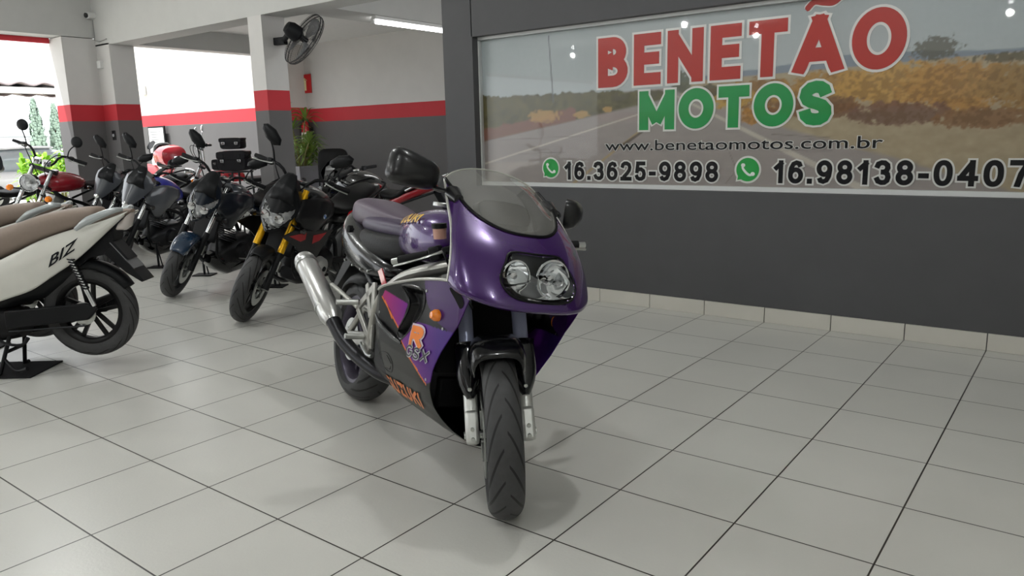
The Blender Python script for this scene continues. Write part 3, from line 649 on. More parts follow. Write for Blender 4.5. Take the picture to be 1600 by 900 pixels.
def wheel(root,nm,cx,R,w,rim,S=I4,col=None,tread=None,nsp=5,discs=(1,),dr=.15,seg=64,style='cast',rimlab=None,cz=None,gear=False):
    col=col or DMT;c=(cx,0,R if cz is None else cz);wr=w*.36
    g=lathe([(rim-.028,-wr*.55),(rim-.012,-wr),(rim+.006,-wr*1.04),(rim+.006,-wr*.9),(rim-.016,-wr*.5),(rim-.018,wr*.5),(rim+.006,wr*.9),(rim+.006,wr*1.04),(rim-.012,wr),(rim-.028,wr*.55)],c,'y',48,True)
    g+=lathe([(.012,-.05),(.035,-.05),(.04,-.02),(.04,.02),(.035,.05),(.012,.05)],c,'y',20,True)
    if style=='cast':
        for k in range(nsp):
            a=2*math.pi*k/nsp+.3;d=np.array([math.cos(a),0,math.sin(a)]);p=np.array([-math.sin(a),0,math.cos(a)])
            for s in(-1,1):
                A_=np.array(c)+d*.03+p*.016*s;B_=np.array(c)+d*(rim-.016)+p*.034*s
                g+=obox(tuple(A_),tuple(B_),.022,.018,(0,1,0))
    else:
        for k in range(36):
            a=2*math.pi*k/36;b=a+.35*(1 if k%2 else -1);s=(1 if k%4<2 else -1)*.03
            g+=tube([(c[0]+.035*math.cos(a),s,c[2]+.035*math.sin(a)),(c[0]+(rim-.016)*math.cos(b),0,c[2]+(rim-.016)*math.sin(b))],.0018,4,1,cap=False)
    o=obj(nm,xf(g,S),col,root,label=rimlab)
    obj('tire',tire_geo(c,R,w,rim,S,seg),tread or TREAD2,o)
    for s in discs:
        y=s*(w*.36+.018)
        gg=lathe([(dr*.62,y-.0025),(dr,y-.0025),(dr,y+.0025),(dr*.62,y+.0025)],c,'y',40,True)
        for k in range(6):
            a=k*math.pi/3;gg+=obox((c[0]+.03*math.cos(a),y,c[2]+.03*math.sin(a)),(c[0]+dr*.66*math.cos(a+.25),y,c[2]+dr*.66*math.sin(a+.25)),.006,.018,(0,1,0))
        obj('brake_disc',xf(gg,S),STL,o)
    return o
def leg_pt(L,y,WB,R,off=0):
    a=math.radians(25);return (WB/2-L*math.sin(a)+off*math.cos(a),y,R+L*math.cos(a)+off*math.sin(a))
def superpoly(n,a,b,m=3):
    return [(math.copysign(abs(math.cos(t))**(2/m),math.cos(t))*a,math.copysign(abs(math.sin(t))**(2/m),math.sin(t))*b) for t in np.linspace(0,2*math.pi,n+1)[:-1]]
def mirror_shell(c,w,h,d,shape='oval',tilt=0,S=I4,yaw=0):
    """housing open shell facing -x with a glass face"""
    vs=[];fs=[];n=28
    P=superpoly(n,w/2,h/2,{'oval':2.4,'box':4,'round':2,'leaf':2.1,'hex':2}[shape])
    if shape=='hex':
        H=[(.5,0),(.36,.36),(-.05,.5),(-.42,.28),(-.5,0),(-.42,-.28),(-.05,-.5),(.36,-.36)];H=[(a*w,b*h) for a,b in H];P=[]
        for k in range(8):
            for t in(0,.33,.66,.9)[:4 if k%2 else 3]:P.append((H[k][0]*(1-t)+H[(k+1)%8][0]*t,H[k][1]*(1-t)+H[(k+1)%8][1]*t))
    if shape=='leaf':P=[(a,b*(1-.45*a/(w/2)*1)) for a,b in P]
    if shape=='box':P=[(a,b*(1-.18*a/(w/2))) for a,b in P]
    for k,(sx,f) in enumerate(((-.002,.96),(0,1),(d*.35,.97),(d*.7,.82),(d*.92,.5),(d,.12))):
        for a,b in P:vs.append((sx,a*f,b*f))
    for i in range(5):
        for k in range(n):fs.append((i*n+k,i*n+(k+1)%n,(i+1)*n+(k+1)%n,(i+1)*n+k))
    fs.append(tuple(5*n+k for k in range(n)))
    m=Matrix.Translation(c)@Matrix.Rotation(yaw,4,'Z')@Matrix.Rotation(tilt,4,'X')
    g=xf(G().add(vs,fs),S@m)
    gl=xf(G().add([(-.003,a*.92,b*.92) for a,b in P],[tuple(range(n))]),S@m)
    return g,gl
MIRG=M('mirror_glass','dfe4e8',.03,1)
def arc_fender(cx,cz,R,w,a0,a1,S=I4,nseg=18,drop=.05,side=1.0):
    rows=[]
    for i in range(nseg+1):
        t=i/nseg;a=math.radians(a0+(a1-a0)*t);k=math.sin(math.pi*min(1,max(0,t*1.0)))**.35 if 0<t<1 else .35
        ww=w*(.55+.45*k)
        row=[]
        for q in np.linspace(-1,1,11):
            y=ww*math.sin(q*math.pi/2)**1 if False else ww*np.sign(q)*(1-(1-abs(q))**1.6)
            r=R+ .012 - (drop*abs(q)**2.6)
            row.append((cx+r*math.cos(a),y,cz+r*math.sin(a)))
        rows.append(row)
    return xf(grid(rows),S)
def naked_bike(name,pos,head,lean,steer,P,label,group=None):
    """P: dict of colours and shapes. Local axes: x forward, y to the rider's left, z up, wheels touching z=0"""
    WB=P.get('WB',1.38);R=P.get('R',.295);root=empty(name,(pos[0],pos[1],0),(-lean,0,head));tag(root,label,'motorcycle',group)
    S=steer_matrix(WB,steer);fk=.098
    body=P['body'];shr=P.get('shroud',body);forkm=P.get('fork',ALU)
    style=P.get('wheel','cast');classic=P.get('classic')
    wheel(root,'front_wheel',WB/2,R,P.get('wf',.11),.215,S,P.get('rim',DMT),TREAD2,5,P.get('discs',(1,)),.145,56,style)
    wheel(root,'rear_wheel',-WB/2,R+.01,P.get('wr',.14),.215,I4,P.get('rim',DMT),TREAD2,5,(-1,),.11,48,style)
    # fork: inverted types have fat upper tubes, others fat lowers
    inv=P.get('inverted',False)
    for s in(-1,1):
        y=s*fk
        if inv:
            o=obj('fork_leg',xf(tube([leg_pt(.30,y,WB,R,.02),leg_pt(.82,y,WB,R,.02)],.027,18,1),S),forkm,root)
            obj('lower_leg',xf(tube([leg_pt(.0,y,WB,R,.02),leg_pt(.15,y,WB,R,.02),leg_pt(.31,y,WB,R,.02)],[.03,.024,.021],12,1),S),BLK,o)
        else:
            o=obj('fork_leg',xf(tube([leg_pt(-.01,y,WB,R,.02),leg_pt(.36,y,WB,R,.02)],.027,16,1),S),P.get('lower',BLK),root)
            obj('fork_tube',xf(tube([leg_pt(.36,y,WB,R,.02),leg_pt(.80,y,WB,R,.02)],.0195,16,1),S),forkm,o)
            if P.get('gaiter'):
                n=26;obj('fork_gaiter',xf(tube([leg_pt(.38+.24*i/n,y,WB,R,.02) for i in range(n+1)],[.034 if i%2 else .026 for i in range(n+1)],14,1),S),RUB,o)
    obj('axle',xf(tube([(WB/2,-.12,R),(WB/2,.12,R)],.012,10,1),S),STL,root)
    for L,nm in((.62,'lower_yoke'),(.80,'upper_yoke')):
        a=leg_pt(L,-fk-.035,WB,R,-.01);b=leg_pt(L,fk+.035,WB,R,-.01);obj(nm,xf(obox(a,b,.09,.035,(-.42,0,.9)),S),DMT,root,bev=.006)
    # calliper
    obj('brake_caliper',xf(obox(leg_pt(.16,.085,WB,R,-.09),leg_pt(.25,.085,WB,R,-.085),.05,.06),S),P.get('caliper',STL),root,bev=.008)
    obj('front_fender',arc_fender(WB/2,R,R+.014,P.get('fw',.066),P.get('fa',42) if not classic else 25,150 if classic else 122,S,drop=.045),P.get('fender',body),root,solid=.003)
    hm=P.get('hl','angular')
    if hm=='round':
        c=leg_pt(.60,0,WB,R,.16);c=Vector(c)
        g=lathe([(.001,-.13),(.06,-.11),(.088,-.05),(.095,0),(.098,.012),(.088,.018)],axis='x',seg=32)
        mm=S@Matrix.Translation(c)
        o=obj('headlight',xf(g,mm),P.get('hlbody',CHR),root)
        obj('reflector_bowl',xf(lathe([(.001,-.05),(.04,-.035),(.084,.006)],axis='x',seg=32),mm),REFL,o)
        obj('bulb',xf(lathe([(.001,.0),(.014,-.004),(.014,-.04)],axis='x',seg=12),mm),STL,o)
        obj('headlight_lens',xf(lathe([(.001,.026),(.05,.022),(.087,.010)],axis='x',seg=32),mm),LENS,o)
        for s in(-1,1):
            q=leg_pt(.50,s*.20,WB,R,.08);oo=obj('turn_signal',xf(lathe([(.001,.03),(.022,.026),(.034,.006),(.034,-.02),(.02,-.04),(.001,-.045)],q,'x',20),S),ORG,root)
            obj('signal_stalk',xf(tube([(q[0]-.01,q[1],q[2]),(q[0]-.04,s*.10,q[2]+.01)],.008,8,1),S),BLK,oo)
        for s in(-1,1):
            obj('instrument_pod',xf(lathe([(.001,-.03),(.04,-.03),(.045,.02),(.04,.028),(.001,.028)],leg_pt(.86,s*.05,WB,R,.09),'z',20),S),P.get('pod',CHR),root)
    else:
        # angular mask with the headlight set into it
        W_=P.get('hw',.14);cz=P.get('hz',.0)
        LV=P.get('mask',[(1.12,.045),(1.07,.085),(1.02,.115),(.97,.135),(.92,.14),(.87,.125),(.82,.095),(.775,.055),(.75,.025)])
        LV=[(np.interp(i,range(len(LV)),[q[0] for q in LV]),np.interp(i,range(len(LV)),[q[1] for q in LV])) for i in np.linspace(0,len(LV)-1,33)]
        LP=P.get('lens_shape',[(-.118,.95),(-.05,.905),(0,.895),(.05,.905),(.118,.95),(.112,.875),(.065,.80),(0,.77),(-.065,.80),(-.112,.875)])
        def mx_(y,z,w):return .735-.45*max(0,z-.80)-.10*(abs(y)/max(w,.02))**1.6*(w/.13)-.25*abs(y)*0
        rows=[]
        for z,w in LV:rows.append([(mx_(t*w,z,w),t*w*W_/.14,z+cz) for t in np.linspace(-1,1,41)])
        back=[[(x-.10-.03*(1-abs(2*k/40-1)),y*.82,z+(.01 if r<16 else .0)) for k,(x,y,z) in enumerate(row)] for r,row in enumerate(rows)]
        gm=grid(rows);fm_=[];lens=[];out=[]
        for f in gm.f:
            y=sum(gm.v[i][1] for i in f)/4*.14/W_;z=sum(gm.v[i][2] for i in f)/4-cz
            (lens if inpoly(y,z,LP) else out).append(f)
        g=G();g.v=list(gm.v);g.f=list(out)
        # side walls to the back rim
        k0=len(g.v);rim=[r[0] for r in rows]+rows[-1][1:-1]+[r[-1] for r in reversed(rows)]+list(reversed(rows[0][1:-1]));n=len(rim)
        br_=[(x-.11,y*.80,z+.004) for x,y,z in rim]
        g.add(rim+br_,[(i,(i+1)%n,n+(i+1)%n,n+i) for i in range(n)]);g.add(br_,[tuple(range(n))])
        o=obj('headlight_cowl',xf(g,S),P.get('cowl',body),root)
        gl=G();gl.v=list(gm.v);gl.f=lens
        used=sorted({i for f in lens for i in f});mp_={i:k for k,i in enumerate(used)}
        gl=G();gl.v=[gm.v[i] for i in used];gl.f=[tuple(mp_[i] for i in f) for f in lens]
        # faceted reflector behind a clear lens
        rr_=random.Random(3);gr=G();gr.v=[(x-.035-.03*(1-min(1,abs(y)/.1))+.012*math.sin(y*60+z*25)*math.cos(z*70),y*.97,z) for x,y,z in gl.v];gr.f=gl.f
        hh=obj('headlight',xf(gr,S),M('reflector_bright','f4f6f8',.3,.35),root,smooth=False,label='clear angular headlight')
        obj('headlight_lens',xf(gl,S),LENS,hh,solid=.002)
        gp=G()
        for s in((-1,1) if not P.get('single') else (0,)):gp+=lathe([(.036,.0),(.032,.012),(.001,.02)],(.695,s*.055,.865+cz),'x',16) if s else lathe([(.028,.0),(.026,.012),(.001,.02)],(.735,0,.795+cz),'x',16)
        obj('projector',xf(gp,S),CHR,hh)
        # beak / small screen above the mask
        rows=[[(mx_(y,1.0,.12)+.012,y,1.0+cz-.9*abs(y)**1.3) for y in np.linspace(-.10,.10,9)],[(.62,y,1.09+cz-.5*abs(y)) for y in np.linspace(-.085,.085,9)],[(.545,y,1.15+cz-.3*abs(y)) for y in np.linspace(-.06,.06,9)],[(.50,y,1.175+cz-.2*abs(y)) for y in np.linspace(-.035,.035,9)]]
        obj('flyscreen',xf(grid(densify(rows,1,3)),S),P.get('screen',BLK),o,solid=.006)
        for s in(-1,1):
            oo=obj('turn_signal',xf(hull([(.50,.012,.80+cz,.77+cz,s*.20),(.53,.028,.81+cz,.76+cz,s*.20),(.56,.012,.80+cz,.775+cz,s*.20)],10),S),GLB,root)
            obj('signal_stalk',xf(tube([(.52,s*.10,.80+cz),(.525,s*.18,.79+cz)],.008,8,1),S),BLK,oo)
    # handlebar
    hb=P.get('bar',0.0)
    Z=1.16+hb;bw=P.get('bw',.39)
    top=leg_pt(.84,0,WB,R,-.0)
    path=lambda s:[(top[0],0,top[2]+.03),(top[0],s*.07,top[2]+.03),(top[0]+.01,s*.17,Z+.0),(top[0]-.07,s*bw,Z-.02)]
    hbr=tube([path(-1)[3],path(-1)[2],path(-1)[1],path(1)[1],path(1)[2],path(1)[3]],.0125,10,3)
    ho=obj('handlebar',xf(hbr,S),P.get('barm',BLK),root)
    for s in(-1,1):
        p2,p3=np.array(path(s)[2]),np.array(path(s)[3]);d=p3-p2;d/=np.linalg.norm(d)
        obj('grip',xf(tube([tuple(p3-d*.125),tuple(p3-d*.06),tuple(p3)],[.0165,.018,.0165],12,1),S),RUB,ho)
        obj('switch_housing',xf(obox(tuple(p3-d*.175),tuple(p3-d*.13),.045,.05),S),BLK,ho,bev=.008)
        l0=p3-d*.17+np.array([.04,0,.0]);obj('lever',xf(tube([tuple(p3-d*.19+np.array([.01,0,0])),tuple(l0),tuple(p3-d*.08+np.array([.055,0,-.01])),tuple(p3+np.array([.045,0,-.015]))],[.012,.009,.006,.007],8,3,flat=.6),S),P.get('lever',STL),ho)
        if P.get('nomirror'):continue
        mb=p3-d*.19;ms=P.get('mirror','oval')
        hgt=P.get('mh',.19);mo=P.get('mout',.07);mtl=s*P.get('mtilt',.6);mc=mb+np.array([.01,s*mo,hgt])
        g1,g2=mirror_shell(tuple(mc),*( (.20,.10,.045) if ms!='round' else (.12,.12,.03)),'hex' if ms!='round' else 'round',mtl if ms!='round' else 0,S@I4)
        mo_=obj('mirror',g1,P.get('mirm',BLK),root);obj('mirror_glass',g2,MIRG,mo_)
        obj('mirror_stem',xf(tube([tuple(mb),tuple(mb+np.array([.03,s*.02,hgt*.45])),tuple(mc+np.array([.02,0,-.03]))],.0065,8,3),S),P.get('mirm',BLK),mo_)
    # cables
    for s in(-1,1):
        obj('control_cable',xf(tube([(top[0],s*.2,Z),(top[0]+.13,s*.16,Z+.02),(top[0]+.13,s*.07,Z-.12),(top[0]+.02,s*.04,Z-.28)],.005,6,4),S),BLK,root)
    # tank
    if classic:
        g=hull([(-.16,.06,.89,.78),(-.10,.11,.93,.77),(.05,.15,.975,.755),(.2,.155,.985,.75),(.33,.13,.965,.77),(.41,.06,.91,.80)],24,2.5)
    else:
        g=hull([(-.17,.07,.85,.76),(-.12,.11,.90,.75),(0,.155,.99,.74,0,.42),(.14,.175,1.045,.75,0,.4),(.27,.165,1.04,.77,0,.4),(.36,.12,.99,.80),(.41,.06,.94,.85)],24,2.7)
    to=obj('fuel_tank',g,P.get('tank',body),root,sub=1)
    obj('fuel_cap',disc((.2,0,1.05 if not classic else .99),.035,.02,'z'),P.get('cap',STL),to)
    if P.get('stripe'):
        for s in(-1,1):obj('tank_badge',xf(disc((.22,0,0),.028,.008),Matrix.Translation((0,s*.178,.90))),P['stripe'],to)
    # side shrouds
    if not classic:
        for s in(-1,1):
            rows=[[(.40,s*.12,.97),(.22,s*.185,.99),(.02,s*.17,.92)],[(.50,s*.155,.86),(.26,s*.215,.88),(.03,s*.185,.84)],[(.44,s*.175,.76),(.27,s*.215,.77),(.10,s*.18,.79)],[(.34,s*.15,.64),(.28,s*.17,.63),(.22,s*.15,.66)]]
            rows=densify(rows,4,4)
            so=obj('side_shroud',grid(rows),shr,root,solid=.012,bev=0)
            for q in P.get('shapes',[]):
                pts=[(x,s*.232,z) for x,z in q[0]];obj('graphic',G().add([(x,y,z) for x,y,z in pts]+[(x,s*.226,z) for x,y,z in pts],[tuple(range(len(pts)))]),q[1],so)
    if P.get('emblem'):
        ex_,ez_,er_,em_=P['emblem']
        eo_=obj('side_emblem',lathe([(.001,.222),(er_,.222),(er_,.214)],(ex_,0,ez_),'y',24),em_[0],to)
        if len(em_)>1:
            obj('emblem_face',lathe([(.001,.224),(er_*.66,.224)],(ex_,0,ez_),'y',24),em_[1],eo_)
            for q in(0,math.pi):
                P3=[(ex_,.226,ez_)]+[(ex_+er_*.62*math.cos(q+a),.226,ez_+er_*.62*math.sin(q+a)) for a in np.linspace(0,math.pi/2,8)]
                obj('emblem_quarter',G().add(P3,[tuple(range(9))]),em_[2],eo_)
    if P.get('fin'):
        F_=P['fin']
        for s in(-1,1):
            so=obj('radiator_fin',prism(F_[0],s*.20,s*.21),shr,root,bev=.003)
            for q in F_[1]:obj('graphic',G().add([(x,s*.2125,z) for x,z in q],[tuple(range(len(q)))]),M('graphic_red','a81d26',.4),so)
    # frame rails
    for s in(-1,1):
        obj('frame_rail',tube([(.36,s*.05,.86),(.2,s*.12,.72),(-.12,s*.13,.60),(-.25,s*.11,.42)],.02,10,3),P.get('frame',BLK),root)
        obj('down_tube',tube([(.38,s*.04,.80),(.33,s*.07,.55),(.26,s*.09,.30),(-.2,s*.09,.24)],.014,8,3),P.get('frame',BLK),root)
        obj('subframe_rail',tube([(-.12,s*.11,.64),(-.5,s*.10,.76),(-.86,s*.07,.86)],.013,8,3),P.get('frame',BLK),root)
    # engine
    em=P.get('engine',DMT)
    eo=obj('engine_crankcase',hull([(-.24,.10,.44,.27),(-.15,.13,.50,.23),(.05,.14,.48,.20),(.2,.12,.42,.22),(.25,.07,.36,.26)],16,3.2),em,root)
    for s in(-1,1):
        obj('engine_cover',lathe([(.001,s*.185),(.05,s*.182),(.085,s*.165),(.095,s*.12)],(.02 if s>0 else -.03,0,.36),'y',28),P.get('cover',em),eo)
        obj('cover_boss',lathe([(.001,s*.194),(.02,s*.192),(.024,s*.18)],(.02 if s>0 else -.03,0,.36),'y',16),BLK,eo)
    g=G()
    for k in range(9):
        t=k/8;x=.10+.10*t;z=.45+.20*t
        g+=xf(box((0,0,0),(.15-.02*(k%2),.17,.012)),Matrix.Translation((x,0,z))@Matrix.Rotation(-.35 if True else 0,4,'Y'))
    obj('cylinder_fins',g,em,eo,bev=.003)
    obj('cylinder_head',xf(box((0,0,0),(.15,.18,.09)),Matrix.Translation((.225,0,.69))@Matrix.Rotation(-.35,4,'Y')),em,eo,bev=.015)
    obj('radiator',xf(box((0,0,0),(.03,.24,.20)),Matrix.Translation((.40,0,.60))@Matrix.Rotation(-.2,4,'Y')),BLK,root,bev=.004) if not classic else None
    obj('exhaust_header',tube([(.28,-.04,.64),(.40,-.05,.50),(.36,-.06,.30),(.1,-.09,.19),(-.25,-.12,.22)],.02,12,4),P.get('pipe',DMT),root)
    obj('muffler',tube([(-.25,-.15,.24),(-.4,-.17,.29),(-.85,-.19,.45)],[.03,.055,.052],18,3),P.get('muffler',BLK),root)
    if P.get('belly'):
        obj('belly_pan',hull([(-.15,.10,.28,.20),(-.05,.13,.30,.14),(.15,.13,.31,.13),(.28,.09,.36,.20),(.33,.04,.34,.26)],16,3),P['belly'],root)
    # swingarm
    for s in(-1,1):
        obj('swingarm_arm',obox((-.2,s*.085,.37),(-WB/2-.03,s*.105,R+.01),.028,.05),P.get('swing',BLK),root,bev=.006)
        obj('footrest',tube([(-.12,s*.12,.33),(-.12,s*.22,.31)],.012,8,1),P.get('peg',STL),root)
    obj('rear_shock',tube([(-.25,.0,.40),(-.36,0,.66)],.03,12,1),BLK,root)
    if P.get('twin_shock'):
        for s in(-1,1):obj('shock_absorber',tube([(-WB/2+.02,s*.13,.34),(-.50,s*.13,.70)],[.028,.03,.02],12,1),P.get('pipe',CHR),root)
    obj('foot_lever',tube([(.02,.15,.30),(.02,.19,.31),(.12,.19,.33)],.007,8,2),P.get('peg',STL),root)
    # seat
    if classic:
        g=hull([(-.80,.08,.86,.80),(-.76,.11,.875,.78),(-.45,.12,.855,.76),(-.3,.13,.83,.75),(-.15,.10,.85,.76),(-.11,.05,.84,.78)],20,3)
        obj('rear_fender',arc_fender(-WB/2,R,R+.03,.085,40,175,drop=.05),P.get('fender',body),root,solid=.003)
    else:
        g=hull([(-.86,.05,.98,.94),(-.80,.09,.995,.90),(-.62,.12,.955,.86),(-.50,.13,.93,.82),(-.44,.135,.855,.79),(-.30,.135,.83,.77),(-.16,.10,.86,.78),(-.11,.05,.86,.80)],20,3)
        obj('tail_cowl',hull([(-.96,.03,.985,.93),(-.90,.07,.975,.89),(-.7,.115,.93,.82),(-.5,.135,.87,.75),(-.3,.13,.80,.68),(-.22,.10,.76,.66)],20,2.6),P.get('tail',body),root,sub=1)
        obj('tail_light',hull([(-.99,.03,.97,.945),(-.97,.05,.975,.935),(-.94,.055,.975,.93)],12),RED,root)
        obj('rear_mudguard',prism([(-.90,.90),(-.84,.84),(-1.02,.52),(-1.10,.50)],-.06,.06),BLK,root,bev=.004)
        for s in(-1,1):obj('grab_rail',tube([(-.55,s*.13,.88),(-.75,s*.135,.95),(-.93,s*.09,1.0),(-.95,s*.04,1.005)],.011,8,3),P.get('rail',BLK),root)
    obj('seat',g,P.get('seat',LEA),root,sub=1)
    if P.get('topcase'):
        tc=obj('top_case',hull([(-1.22,.10,1.24,1.04),(-1.18,.19,1.31,1.02),(-1.0,.22,1.34,1.01),(-.84,.20,1.30,1.02),(-.80,.12,1.24,1.05)],24,3),P['topcase'],root)
        obj('case_base',hull([(-1.23,.12,1.13,1.02),(-1.0,.228,1.14,1.0),(-.79,.14,1.13,1.02)],24,3),BLK,tc)
        obj('case_lock',box((-1.235,0,1.14),(.012,.06,.05)),CHR,tc)
        obj('rack',box((-.98,0,1.0),(.34,.20,.015)),BLK,root)
        bq=obj('backrest',hull([(-.80,.13,1.36,1.08),(-.76,.145,1.37,1.07),(-.73,.12,1.35,1.09)],24,3),LEA,root)
        obj('backrest_frame',tube([(-.74,a*1.0,1.22+b) for a,b in superpoly(24,.15,.155,3)],.011,8,1,True),STL,bq)
    # side stand down to a floor plate
    if P.get('stand',True):
        cl,sl=math.cos(lean),math.sin(lean);fy=.30
        # foot in local coordinates such that world height is .012
        fz=(.016+fy*sl)/cl
        so=obj('side_stand',tube([(-.06,.12,.26),(-.04,.20,.26*.5+fz*.5+.02),(-.02,fy,fz)],[.014,.012,.012],10,2),BLK,root)
        pw=root.matrix_basis@Vector((-.02,fy,fz))
    bpy.context.view_layer.update()
    return root
def floor_plate(x,y,rot,label,size=.20):
    o=empty('prop_stand',(x,y,0),(0,0,rot));obj('base_plate',box((0,0,.006),(size,size*.8,.012)),BLK,o,bev=.002)
    obj('post',tube([(0,0,.01),(0,0,.27)],.012,10,1),BLK,o);obj('brace',tube([(.045,.0,.012),(.01,0,.2)],.007,8,1),BLK,o);obj('saddle',box((0,0,.275),(.07,.04,.012)),BLK,o)
    tag(o,label,'stand','prop stands under the parked row');return o
# ================================================================= PARKED ROW
FIN=([(.70,.74),(.56,.77),(.14,.72),(.02,.71),(.12,.60),(.24,.45),(.38,.52),(.52,.64)],[[(.62,.735),(.40,.735),(.40,.68),(.46,.67)],[(.30,.70),(.12,.70),(.20,.645),(.30,.63)]])
bmw=naked_bike('naked_motorcycle',(-2.17,-1.33),-1.27,.275,.311,dict(WB=1.374,body=M('bmw_black','0f0f11',.3,coat=.8),fork=GOLD,inverted=True,fa=66,cowl=M('satin_black','17181a',.35),fender=BLK,
  shroud=M('dark_shroud','141416',.4,coat=.4),fin=FIN,emblem=(.20,.845,.030,(M('badge_dark','1a1b1e',.3),M('badge_white','dfe2e6',.3),M('badge_blue','2a6cc0',.3))),
  stripe=None,engine=M('engine_black','1b1b1d',.45,.4),cover=M('cover_silver','bcbcba',.4,.5),rim=M('rim_black','141415',.35,.4),lever=STL,mirror='oval',mh=.20,hw=.14),
  'black motorcycle with gold front forks and red side graphics, nearest in the parked row','motorcycles parked in the row')
navy=naked_bike('naked_motorcycle',(-3.60,-1.12),-1.25,.28,.387,dict(WB=1.38,body=M('navy_paint','15202f',.25,coat=1),fork=CHR,fender=M('navy_fender','1c3148',.25,coat=1),cowl=M('navy_dark','1b222c',.35,coat=.5),
  shroud=M('navy_shroud','121822',.3,coat=1),belly=GLB,fw=.085,lens_shape=[(-.128,.98),(-.075,.93),(-.03,.90),(0,.895),(.03,.90),(.075,.93),(.128,.98),(.115,.90),(.06,.845),(.045,.78),(0,.765),(-.045,.78),(-.06,.845),(-.115,.90)],engine=M('engine_black','1b1b1d',.45,.4),mirror='oval',mh=.19,hw=.13),
  'dark navy blue motorcycle with angular clear headlight and rounded navy front fender','motorcycles parked in the row')
GRS=M('grey_shroud','4c4f55',.3,coat=.8)
fz=naked_bike('naked_motorcycle',(-5.46,-.80),-1.25,.27,.36,dict(WB=1.36,body=M('royal_blue','16239a',.3,coat=1),fork=CHR,cowl=GRS,tank=M('royal_blue','16239a',.3,coat=1),shroud=GRS,fender=GRS,tail=GLB,belly=GLB,hz=.02,
  single=True,mask=[(1.13,.03),(1.09,.10),(1.03,.150),(.97,.148),(.90,.118),(.83,.08),(.78,.05),(.76,.02)],lens_shape=[(-.02,.81),(0,.815),(.02,.81),(.02,.785),(0,.778),(-.02,.785)],screen=M('satin_black','17181a',.35),mirm=BLK,mh=.20),
  'grey and royal blue motorcycle with a small low headlight under a grey cowl','motorcycles parked in the row')
gry=naked_bike('naked_motorcycle',(-6.85,-.45),-1.25,.25,.36,dict(WB=1.36,body=M('dark_grey','2c2f33',.35,coat=.5),fork=CHR,cowl=M('cowl_grey','43464b',.35,coat=.5),tank=M('tank_dark','1e2023',.3,coat=.8),shroud=M('dark_grey','2c2f33',.35,coat=.5),fender=BLK,hz=.03,
  single=True,mask=[(1.13,.03),(1.09,.10),(1.03,.150),(.97,.148),(.90,.118),(.83,.08),(.78,.05),(.76,.02)],lens_shape=[(-.02,.81),(0,.815),(.02,.81),(.02,.785),(0,.778),(-.02,.785)],screen=M('satin_black','17181a',.35),mh=.20),
  'all dark grey motorcycle in front of the corner pillar','motorcycles parked in the row')
cls=naked_bike('classic_motorcycle',(-7.08,-1.12),-1.25,.2,.40,dict(WB=1.4,body=M('classic_red','8c1522',.25,coat=1),tank=M('classic_red','8c1522',.25,coat=1),fork=CHR,lower=ALU,gaiter=False,classic=True,hl='round',hlbody=CHR,fender=CHR,mirror='round',mh=.20,bar=.06,
  wheel='spoke',rim=CHR,frame=BLK,twin_shock=True,engine=ALU,muffler=CHR),
  'red classic motorcycle with a round chrome headlight and orange turn signals','motorcycles parked in the row')
cls.scale=(1.1,1.1,1.1)
crm=naked_bike('classic_motorcycle',(-8.0,-1.75),-1.25,.2,.35,dict(WB=1.4,body=M('classic_cream','b9b3a4',.3,coat=1),tank=M('classic_cream','b9b3a4',.3,coat=1),fork=CHR,lower=ALU,classic=True,hl='round',hlbody=BLK,fender=BLK,mirror='round',mh=.20,bar=.04,
  wheel='spoke',rim=CHR,twin_shock=True,engine=ALU,muffler=CHR),
  'cream tanked classic motorcycle at the left edge of the row','motorcycles parked in the row')
for (x,y),lab in (((-2.95,-1.02),'black prop stand with square foot between the two nearest parked motorcycles'),((-4.16,-1.02),'black prop stand with square foot behind the navy front wheel'),((-5.10,-1.01),'black prop stand with square foot by the grey cowled motorcycle')):
    floor_plate(x,y,.6,lab)
# bikes of the second row
bk=naked_bike('naked_motorcycle',(-2.72,.20),3.2,.15,.1,dict(WB=1.38,body=GLB,fork=ALU,tail=M('tail_red','a11f28',.3,coat=.8),rail=STL,seat=LEA,nomirror=True,bar=-.14),
  'black motorcycle with red tail panel and steel grab rail, mostly hidden behind the purple one','motorcycle')
# chrome cruiser
cr_=naked_bike('cruiser_motorcycle',(-7.45,1.55),math.radians(-125),.12,-.1,dict(WB=1.55,body=M('cruiser_white','d6d4d0',.3,coat=1),tank=M('cruiser_red','a8202a',.25,coat=1),fork=CHR,lower=CHR,classic=True,hl='round',hlbody=CHR,fender=M('cruiser_white','d6d4d0',.3,coat=1),mirror='round',mh=.24,mirm=CHR,barm=CHR,bar=.16,
  wheel='spoke',rim=CHR,twin_shock=True,engine=CHR,muffler=CHR,pipe=CHR),
  'white and chrome cruiser motorcycle with tall handlebar in the back room','motorcycle')
naked_bike('touring_motorcycle',(-9.65,1.45),3.0,.08,.2,dict(WB=1.45,body=M('tourer_red','a01f2a',.3,coat=1),fork=ALU,topcase=M('case_red','a82430',.3,coat=.8),mh=.15),
  'red motorcycle with a red and black top case in the back room','motorcycle')
naked_bike('touring_motorcycle',(-9.95,-1.05),3.0,.08,.2,dict(WB=1.45,body=M('tourer_dark','3a3c40',.35,coat=.6),fork=ALU,topcase=M('case_dark','2a2c30',.35),mh=.15),
  'dark motorcycle with a black top case outside behind the classic motorcycles','motorcycle')
